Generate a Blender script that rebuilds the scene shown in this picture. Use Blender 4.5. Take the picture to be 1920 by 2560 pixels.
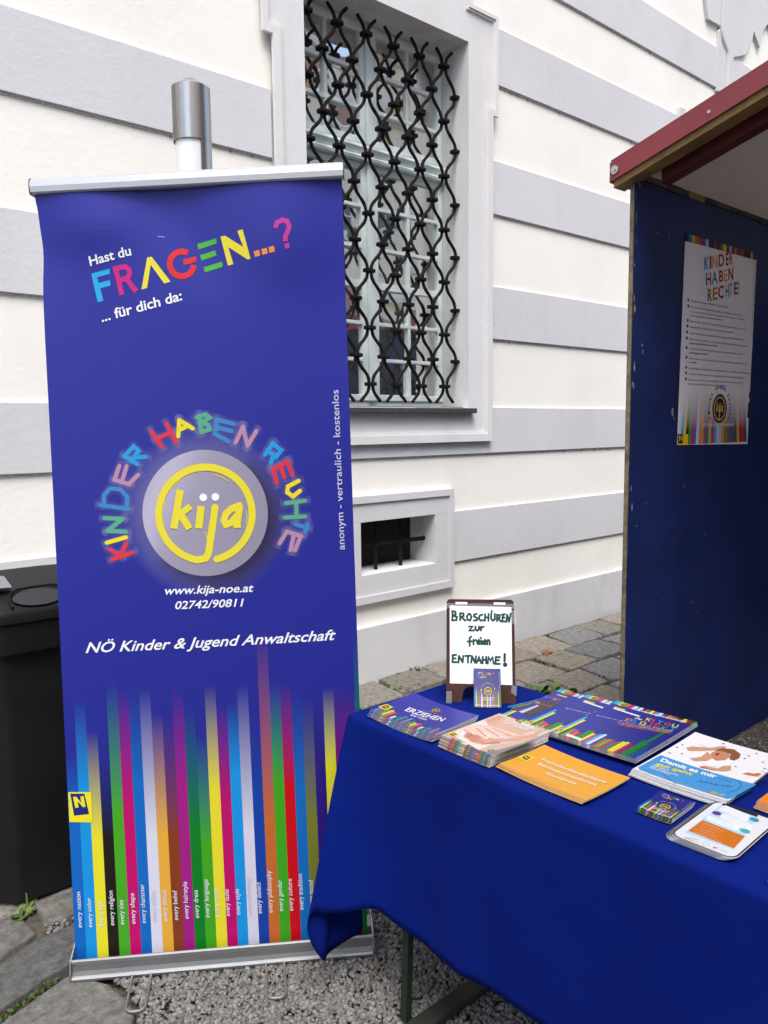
import bpy, bmesh, math, random
import numpy as np
from mathutils import Vector, Matrix
from mathutils.geometry import tessellate_polygon

for o in list(bpy.data.objects):
    bpy.data.objects.remove(o)
S = bpy.context.scene
COL = S.collection
random.seed(11)
RNG = np.random.default_rng(7)
rad = math.radians

# ------------------------------------------------------------------ camera, sky, sun, exposure
YAW, PITCH, ROLL, EYE = rad(40.784), rad(-6.181), rad(-0.661), 1.55
fw = Vector((math.sin(YAW)*math.cos(PITCH), math.cos(YAW)*math.cos(PITCH), math.sin(PITCH)))
rt = Vector((math.cos(YAW), -math.sin(YAW), 0)); up = rt.cross(fw)
r2 = rt*math.cos(ROLL)+up*math.sin(ROLL); u2 = up*math.cos(ROLL)-rt*math.sin(ROLL)
cam = bpy.data.cameras.new('camera'); camo = bpy.data.objects.new('camera', cam); COL.objects.link(camo)
camo.matrix_world = Matrix(((r2.x, u2.x, -fw.x, 0), (r2.y, u2.y, -fw.y, 0), (r2.z, u2.z, -fw.z, EYE), (0, 0, 0, 1)))
cam.sensor_fit = 'HORIZONTAL'; cam.sensor_width = 36; cam.lens = 1965/1920*36
cam.clip_start = .02; cam.clip_end = 500
S.camera = camo

SUN_EL, SUN_ROT = rad(62), rad(215)
wd = bpy.data.worlds.new('World'); S.world = wd; wd.use_nodes = True
wn = wd.node_tree; bg = wn.nodes['Background']
sky = wn.nodes.new('ShaderNodeTexSky'); sky.sky_type = 'NISHITA'; sky.sun_disc = False
sky.sun_elevation = SUN_EL; sky.sun_rotation = SUN_ROT; sky.air_density = 1.0; sky.dust_density = 3.0; sky.ozone_density = 0.6
wn.links.new(sky.outputs[0], bg.inputs[0]); bg.inputs[1].default_value = 0.12
sl = bpy.data.lights.new('sun', 'SUN'); sl.energy = 1.0; sl.angle = rad(28); sl.color = (1, .975, .94)
so = bpy.data.objects.new('sun', sl); COL.objects.link(so)
sd = Vector((math.sin(SUN_ROT)*math.cos(SUN_EL), math.cos(SUN_ROT)*math.cos(SUN_EL), math.sin(SUN_EL)))
so.rotation_euler = sd.to_track_quat('Z', 'Y').to_euler(); so.location = (0, -3, 12)
S.view_settings.view_transform = 'Standard'; S.view_settings.look = 'None'; S.view_settings.gamma = 1
S.view_settings.exposure = 1.5
S.cycles.max_bounces = 8; S.cycles.transparent_max_bounces = 24

# ------------------------------------------------------------------ materials
def lin(c):
    return c/12.92 if c <= .04045 else ((c+.055)/1.055)**2.4
def hexc(h, k=.82):
    return tuple(k*lin(int(h[i:i+2], 16)/255) for i in (0, 2, 4))

def mat(name, col, rough=.6, metal=0., bump=0., bscale=40., var=0., vscale=6., spec=.5, dirt=None, dscale=3., damt=.5, bump2=0., b2scale=400., detail=4., sheen=0., dmap=None):
    """procedural surface: colour varied by noise, optional dirt patches, optional bump"""
    m = bpy.data.materials.new(name); m.use_nodes = True
    n = m.node_tree.nodes; l = m.node_tree.links; p = n['Principled BSDF']
    p.inputs['Roughness'].default_value = rough; p.inputs['Metallic'].default_value = metal
    p.inputs['Specular IOR Level'].default_value = spec
    if sheen:
        p.inputs['Sheen Weight'].default_value = sheen
    tc = n.new('ShaderNodeTexCoord')
    c4 = (*col, 1)
    cur = None
    if var:
        nz = n.new('ShaderNodeTexNoise'); nz.inputs['Scale'].default_value = vscale; nz.inputs['Detail'].default_value = 6
        l.new(tc.outputs['Object'], nz.inputs['Vector'])
        mr = n.new('ShaderNodeMapRange'); mr.inputs[1].default_value = .3; mr.inputs[2].default_value = .7
        mr.inputs[3].default_value = 1-var; mr.inputs[4].default_value = 1+var
        l.new(nz.outputs[0], mr.inputs[0])
        mx = n.new('ShaderNodeVectorMath'); mx.operation = 'SCALE'; mx.inputs[0].default_value = col
        l.new(mr.outputs[0], mx.inputs[3]); cur = mx.outputs[0]
    if dirt:
        nz = n.new('ShaderNodeTexNoise'); nz.inputs['Scale'].default_value = dscale; nz.inputs['Detail'].default_value = 8; nz.inputs['Roughness'].default_value = .7
        if dmap:
            mp = n.new('ShaderNodeMapping'); mp.inputs['Scale'].default_value = dmap; l.new(tc.outputs['Object'], mp.inputs[0]); l.new(mp.outputs[0], nz.inputs['Vector'])
        else: l.new(tc.outputs['Object'], nz.inputs['Vector'])
        mr = n.new('ShaderNodeMapRange'); mr.inputs[1].default_value = .5; mr.inputs[2].default_value = .75; mr.inputs[4].default_value = damt
        l.new(nz.outputs[0], mr.inputs[0])
        mx = n.new('ShaderNodeMix'); mx.data_type = 'RGBA'; mx.inputs[7].default_value = (*dirt, 1)
        if cur: l.new(cur, mx.inputs[6])
        else: mx.inputs[6].default_value = c4
        l.new(mr.outputs[0], mx.inputs[0]); cur = mx.outputs[2]
    if cur: l.new(cur, p.inputs['Base Color'])
    else: p.inputs['Base Color'].default_value = c4
    prev = None
    for b, s in ((bump, bscale), (bump2, b2scale)):
        if b:
            nz = n.new('ShaderNodeTexNoise'); nz.inputs['Scale'].default_value = s; nz.inputs['Detail'].default_value = detail
            l.new(tc.outputs['Object'], nz.inputs['Vector'])
            bp = n.new('ShaderNodeBump'); bp.inputs['Strength'].default_value = 1; bp.inputs['Distance'].default_value = b
            l.new(nz.outputs[0], bp.inputs['Height'])
            if prev: l.new(prev, bp.inputs['Normal'])
            prev = bp.outputs[0]
    if prev: l.new(prev, p.inputs['Normal'])
    return m

def print_mat(name, rough=.35, alpha=True, spec=.5, wave=0.):
    """printed sheet: colour (and translucency of soft-edged print) comes from the mesh's Col attribute"""
    m = bpy.data.materials.new(name); m.use_nodes = True
    n = m.node_tree.nodes; l = m.node_tree.links; p = n['Principled BSDF']
    a = n.new('ShaderNodeAttribute'); a.attribute_name = 'Col'
    l.new(a.outputs['Color'], p.inputs['Base Color'])
    if alpha: l.new(a.outputs['Alpha'], p.inputs['Alpha'])
    p.inputs['Roughness'].default_value = rough; p.inputs['Specular IOR Level'].default_value = spec
    return m

def attr_mat(name, rough=.85, bump=.003, bscale=60., var=.25, vscale=30., spec=.3, b2=0., b2s=300.):
    """stone-like surface: each piece has its own tone (Col attribute), mottled by noise"""
    m = bpy.data.materials.new(name); m.use_nodes = True
    n = m.node_tree.nodes; l = m.node_tree.links; p = n['Principled BSDF']
    a = n.new('ShaderNodeAttribute'); a.attribute_name = 'Col'
    tc = n.new('ShaderNodeTexCoord')
    nz = n.new('ShaderNodeTexNoise'); nz.inputs['Scale'].default_value = vscale; nz.inputs['Detail'].default_value = 8; nz.inputs['Roughness'].default_value = .7
    l.new(tc.outputs['Object'], nz.inputs['Vector'])
    mr = n.new('ShaderNodeMapRange'); mr.inputs[1].default_value = .3; mr.inputs[2].default_value = .7; mr.inputs[3].default_value = 1-var; mr.inputs[4].default_value = 1+var
    l.new(nz.outputs[0], mr.inputs[0])
    mx = n.new('ShaderNodeVectorMath'); mx.operation = 'SCALE'
    l.new(a.outputs['Color'], mx.inputs[0]); l.new(mr.outputs[0], mx.inputs[3]); l.new(mx.outputs[0], p.inputs['Base Color'])
    p.inputs['Roughness'].default_value = rough; p.inputs['Specular IOR Level'].default_value = spec
    prev = None
    for b, s in ((bump, bscale), (b2, b2s)):
        if b:
            nb = n.new('ShaderNodeTexNoise'); nb.inputs['Scale'].default_value = s; nb.inputs['Detail'].default_value = 8
            l.new(tc.outputs['Object'], nb.inputs['Vector'])
            bp = n.new('ShaderNodeBump'); bp.inputs['Distance'].default_value = b
            l.new(nb.outputs[0], bp.inputs['Height'])
            if prev: l.new(prev, bp.inputs['Normal'])
            prev = bp.outputs[0]
    if prev: l.new(prev, p.inputs['Normal'])
    return m

M_PRINT = print_mat('banner_print', .4, True, .25)
M_PAPER = print_mat('glossy_print', .36, True, .22)
M_MATT = print_mat('matt_print', .6, True, .3)

# ------------------------------------------------------------------ object helpers
def tag(o, label=None, cat=None, group=None, kind=None):
    if label: o['label'] = label
    if cat: o['category'] = cat
    if group: o['group'] = group
    if kind: o['kind'] = kind
    return o

WINV = {}
def thing(name, label, cat, loc=(0, 0, 0), rz=0., group=None, world=False):
    """an Empty at the thing's base; world=True when its parts are modelled in place"""
    o = bpy.data.objects.new(name, None); COL.objects.link(o); o.location = loc; o.rotation_euler = (0, 0, rz); o.empty_display_size = .1
    if world: WINV[o.name] = (Matrix.Translation(Vector(loc)) @ Matrix.Rotation(rz, 4, 'Z')).inverted()
    return tag(o, label, cat, group)

def part(name, me, parent=None):
    o = bpy.data.objects.new(name, me); COL.objects.link(o)
    if parent:
        o.parent = parent
        if parent.name in WINV: o.matrix_parent_inverse = WINV[parent.name]
    return o

class MB:
    """collects plain shapes into one mesh"""
    def __init__(s): s.v = []; s.f = []; s.mi = []; s.sm = []; s.mats = []
    def slot(s, m):
        if m not in s.mats: s.mats.append(m)
        return s.mats.index(m)
    def add(s, v, f, m, smooth=False):
        o = len(s.v); i = s.slot(m)
        s.v += [tuple(q) for q in v]
        for q in f: s.f.append(tuple(k+o for k in q)); s.mi.append(i); s.sm.append(smooth)
    def box(s, a, b, m, bev=0.):
        (x0, y0, z0), (x1, y1, z1) = a, b
        if not bev:
            v = [(x, y, z) for z in (z0, z1) for y in (y0, y1) for x in (x0, x1)]
            s.add(v, [(0, 2, 3, 1), (4, 5, 7, 6), (0, 1, 5, 4), (2, 6, 7, 3), (0, 4, 6, 2), (1, 3, 7, 5)], m); return
        bm = bmesh.new(); bmesh.ops.create_cube(bm, size=1)
        for q in bm.verts: q.co = Vector(((x0+x1)/2+q.co.x*(x1-x0), (y0+y1)/2+q.co.y*(y1-y0), (z0+z1)/2+q.co.z*(z1-z0)))
        bmesh.ops.bevel(bm, geom=list(bm.edges), offset=bev, segments=2, affect='EDGES', profile=.5)
        s.frombm(bm, m)
    def frombm(s, bm, m, smooth=False):
        bm.verts.index_update()
        s.add([q.co[:] for q in bm.verts], [[q.index for q in f.verts] for f in bm.faces], m, smooth); bm.free()
    def tube(s, pts, r, m, n=8, caps=True, flat=False):
        pts = [Vector(p) for p in pts]; rs = r if isinstance(r, (list, tuple)) else [r]*len(pts)
        vs = []; prevx = None
        for i, p in enumerate(pts):
            t = (pts[min(i+1, len(pts)-1)]-pts[max(i-1, 0)]).normalized()
            if prevx is None:
                a = Vector((0, 0, 1)) if abs(t.z) < .9 else Vector((1, 0, 0))
                x = t.cross(a).normalized()
            else:
                x = (prevx-t*prevx.dot(t)).normalized()
            prevx = x; y = t.cross(x)
            for k in range(n):
                a = 2*math.pi*k/n; vs.append(p+(x*math.cos(a)+y*math.sin(a))*rs[i])
        f = [(i*n+k, i*n+(k+1) % n, (i+1)*n+(k+1) % n, (i+1)*n+k) for i in range(len(pts)-1) for k in range(n)]
        s.add(vs, f, m, not flat)
        if caps:
            o = len(vs)-n
            s.add(vs[:n], [tuple(range(n))[::-1]], m); s.add(vs[o:], [tuple(range(n))], m)
    def lathe(s, prof, m, c=(0, 0), n=32, smooth=True, a0=0., a1=2*math.pi):
        full = abs(a1-a0-2*math.pi) < 1e-6; k = n if full else n+1
        vs = [(c[0]+r*math.cos(a0+(a1-a0)*j/n), c[1]+r*math.sin(a0+(a1-a0)*j/n), z) for r, z in prof for j in range(k)]
        f = []
        for i in range(len(prof)-1):
            for j in range(n):
                j2 = (j+1) % k
                f.append((i*k+j, i*k+j2, (i+1)*k+j2, (i+1)*k+j))
        s.add(vs, f, m, smooth)
    def plate(s, loops, y0, y1, m, axis='Y', sides=True):
        """outline (first loop) with holes in the x-z plane, front at y0, back at y1"""
        flat = [p for L in loops for p in L]
        tris = tessellate_polygon([[Vector((p[0], p[1], 0)) for p in L] for L in loops])
        mk = (lambda p, y: (p[0], y, p[1])) if axis == 'Y' else ((lambda p, y: (y, p[0], p[1])) if axis == 'X' else (lambda p, y: (p[0], p[1], y)))
        s.add([mk(p, y0) for p in flat], tris, m)
        if sides:
            for L in loops:
                n = len(L)
                for i in range(n):
                    a, b = L[i], L[(i+1) % n]
                    s.add([mk(a, y0), mk(b, y0), mk(b, y1), mk(a, y1)], [(0, 1, 2, 3)], m)
    def build(s, name, parent=None, recalc=True):
        me = bpy.data.meshes.new(name); me.from_pydata(s.v, [], s.f)
        for q in s.mats: me.materials.append(q)
        me.polygons.foreach_set('material_index', s.mi); me.polygons.foreach_set('use_smooth', s.sm)
        if recalc:
            bm = bmesh.new(); bm.from_mesh(me); bmesh.ops.remove_doubles(bm, verts=bm.verts, dist=1e-6)
            bmesh.ops.recalc_face_normals(bm, faces=bm.faces)
            for q in bm.edges:
                if len(q.link_faces) == 2 and q.calc_face_angle(0) > .7: q.smooth = False
            bm.to_mesh(me); bm.free()
        me.update()
        return part(name, me, parent)

def copy_tree(o, parent=None):
    c = o.copy(); COL.objects.link(c)
    if parent: c.parent = parent
    for ch in list(o.children): copy_tree(ch, c)
    return c

# ------------------------------------------------------------------ print builder
_tc = {}
def glyphs(txt, st):
    """outline of a line of text, scaled to cap height 1 and width 1"""
    k = (txt, st)
    if k in _tc: return _tc[k]
    cu = bpy.data.curves.new('lettering', 'FONT'); cu.body = txt; cu.size = 1; cu.resolution_u = 1 if len(txt) > 45 or len(txt) == 0 else 3
    cu.offset = {'bb': .034, 'b': .019, 'bi': .015}.get(st, .006 if len(txt) < 45 else 0)
    if 'i' in st: cu.shear = .22
    ob = bpy.data.objects.new('lettering', cu); COL.objects.link(ob)
    dg = bpy.context.evaluated_depsgraph_get()
    me = ob.evaluated_get(dg).to_mesh()
    v = np.zeros(len(me.vertices)*3); me.vertices.foreach_get('co', v); v = v.reshape(-1, 3)[:, :2]
    f = [tuple(p.vertices) for p in me.polygons]
    ob.evaluated_get(dg).to_mesh_clear()
    bpy.data.objects.remove(ob); bpy.data.curves.remove(cu)
    if len(v) == 0: v = np.zeros((1, 2))
    x0, x1 = v[:, 0].min(), v[:, 0].max()
    v = np.column_stack(((v[:, 0]-x0)/max(x1-x0, 1e-6), v[:, 1]/.70))
    _tc[k] = (v, f); return _tc[k]

class Print:
    """flat artwork: coloured polygons in sheet metres, thin ink layers one above another"""
    LAYER = .00022; RELIEF = 1.
    def __init__(s): s.v = []; s.f = []; s.c = []; s.lay = []
    def add(s, pts, faces, cols, L):
        o = len(s.v)
        s.v += [(float(p[0]), float(p[1]), L) for p in pts]
        for q in faces:
            s.f.append(tuple(k+o for k in q)); s.c.append([cols[k] if isinstance(cols, list) else cols for k in q])
    def poly(s, pts, col, L=1, a=1.):
        t = tessellate_polygon([[Vector((p[0], p[1], 0)) for p in pts]])
        s.add(pts, t, (*col, a), L)
    def grid(s, x0, y0, x1, y1, colf, L=0, step=.03):
        nx = max(1, math.ceil((x1-x0)/step)); ny = max(1, math.ceil((y1-y0)/step))
        pts = [(x0+(x1-x0)*i/nx, y0+(y1-y0)*j/ny) for j in range(ny+1) for i in range(nx+1)]
        fs = [(j*(nx+1)+i, j*(nx+1)+i+1, (j+1)*(nx+1)+i+1, (j+1)*(nx+1)+i) for j in range(ny) for i in range(nx)]
        cols = [colf(*p) for p in pts] if callable(colf) else (*colf, 1.)
        s.add(pts, fs, cols, L)
    def disc(s, c, r, colf, L, n=36, r0=0., rings=4, sx=1.):
        pts = []; cols = []
        for i in range(rings+1):
            q = r0+(r-r0)*i/rings
            for k in range(n):
                a = 2*math.pi*k/n; p = (c[0]+q*sx*math.cos(a), c[1]+q*math.sin(a)); pts.append(p)
                cols.append(colf(p, i/rings) if callable(colf) else (*colf, 1.))
        fs = [(i*n+k, (i+1)*n+k, (i+1)*n+(k+1) % n, i*n+(k+1) % n) for i in range(rings) for k in range(n)]
        s.add(pts, fs, cols, L)
    def stroke(s, pts, w, col, L, halo=0., ha=.10, cap=True, hc=None):
        P = [Vector((p[0], p[1])) for p in pts]; n = len(P)
        def strip(hw, c, L, al):
            vs = []
            for i in range(n):
                d1 = (P[i]-P[i-1]).normalized() if i else None; d2 = (P[i+1]-P[i]).normalized() if i < n-1 else None
                d = ((d1 or d2)+(d2 or d1))
                if d.length < .3: d = (d2 or d1)
                d = d.normalized(); nn = Vector((-d.y, d.x)); cs = abs(nn.dot(Vector((-(d2 or d1).y, (d2 or d1).x))))
                q = nn*hw/max(cs, .55); p = P[i]
                if al is not None:
                    if i == 0: p = p-d*hw
                    if i == n-1: p = p+d*hw
                vs += [p+q, p, p-q]
            fs = []
            for i in range(n-1): fs += [(3*i, 3*i+3, 3*i+4, 3*i+1), (3*i+1, 3*i+4, 3*i+5, 3*i+2)]
            if al is None: cols = (*c, 1.)
            else: cols = [(*c, al if (k % 3 == 1 and 0 < k//3 < n-1) or (k % 3 == 1 and n == 2) else (0. if k % 3 != 1 else al*.6)) for k in range(3*n)]
            s.add(vs, fs, cols, L)
            if al is None and cap:
                for e, t in ((0, 1), (n-1, n-2)):
                    d = (P[e]-P[t]).normalized(); a0 = math.atan2(d.y, d.x)
                    arc = [P[e]+Vector((math.cos(a0+a), math.sin(a0+a)))*hw for a in [math.pi*(k/6-.5) for k in range(7)]]
                    s.add(arc, [tuple(range(7))], (*c, 1.), L)
        if halo: strip(halo/2, hc or (.62, .62, .85), L-2.5, ha)
        strip(w/2, col, L, None)
    def text(s, txt, col, o, u, v, L, st=''):
        g, f = glyphs(txt, st)
        s.add([(o[0]+p[0]*u[0]+p[1]*v[0], o[1]+p[0]*u[1]+p[1]*v[1]) for p in g], f, (*col, 1.), L)
    def art(s, name, H=None, k=.82, LS=1.):
        for op in ART[name]:
            t = op[0]
            if t == 'P': s.poly(op[3], hexc(op[1], k), op[2]*LS)
            elif t == 'S': s.stroke(op[4], op[3], hexc(op[1], k), op[2]*LS, max(op[5], 0), cap=op[5] >= 0)
            elif t == 'T': s.text(op[1], hexc(op[2], k), op[4], op[5], op[6], op[3]*LS, op[7])
            elif t == 'C': s.disc(op[3], op[4], hexc(op[1], k), op[2]*LS, n=16, rings=1)
            elif t == 'BADGE': s.badge(op[1], op[2], k)
            elif t == 'BARS':
                for c, x, h in op[1]: s.grid(x, .0, x+op[2], h, hexc(c, k), 1.4+.0002*(x*1000 % 7), .2)
            elif t == 'LOGO': s.logo(op[1], op[2], k)
            elif t == 'RINGLOGO':
                s.disc(op[1], op[2], hexc('4a4a4a', k), 3, rings=1); s.disc(op[1], op[2]*.9, hexc('c8c0b0', k), 3.3, r0=op[2]*.75, rings=1)
                s.text('kija', hexc('d8d0b8', k), (op[1][0]-op[2]*.55, op[1][1]-op[2]*.3), (op[2]*1.1, 0), (0, op[2]*.8), 3.6, 'bi')
    def badge(s, p, w, k=.82):
        x, y = p; h = w*1.1
        s.poly([(x, y), (x+w, y), (x+w, y+h), (x, y+h)], hexc('efd62a', k), 4)
        s.poly([(x+.22*w, y+.2*h), (x+.84*w, y+.16*h), (x+.74*w, y+.84*h), (x+.12*w, y+.86*h)], hexc('26262e', k), 4.4)
        s.text('N', hexc('efd62a', k), (x+.3*w, y+.36*h), (.36*w, -.02*h), (-.05*w, .4*h), 4.8, 'b')
    def logo(s, c, r, k=.82, L=4):
        s.disc(c, r, hexc('1a1a34', k), L, n=24, rings=1); s.disc(c, r*.96, hexc('e0cc40', k), L+.4, n=28, r0=r*.8, rings=1)
        s.text('kija', hexc('e0cc40', k), (c[0]-r*.62, c[1]-r*.28), (r*1.2, 0), (0, r*.78), L+.8, 'bi')
    def mesh(s, name, f3, m, step=.026):
        """cut large ink areas fine enough to follow the sheet's curve, then lay them on it"""
        me = bpy.data.meshes.new(name)
        me.from_pydata([(x, y, L) for x, y, L in s.v], [], s.f); me.materials.append(m)
        at = me.color_attributes.new('Col', 'FLOAT_COLOR', 'CORNER')
        at.data.foreach_set('color', np.array([q for c in s.c for q in c], dtype=np.float32).ravel())
        bm = bmesh.new(); bm.from_mesh(me)
        for _ in range(5):
            lg = [e for e in bm.edges if (e.verts[0].co.xy-e.verts[1].co.xy).length > step]
            if not lg: break
            bmesh.ops.subdivide_edges(bm, edges=lg, cuts=1)
            bmesh.ops.triangulate(bm, faces=[f for f in bm.faces if len(f.verts) > 4])
        for v in bm.verts: v.co = f3(v.co.x, v.co.y, v.co.z*s.LAYER*s.RELIEF)
        bm.to_mesh(me); bm.free(); me.update()
        return me

def col_attr(me, cols, domain='CORNER'):
    at = me.color_attributes.new('Col', 'FLOAT_COLOR', domain)
    at.data.foreach_set('color', np.asarray(cols, dtype=np.float32).ravel())
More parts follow.
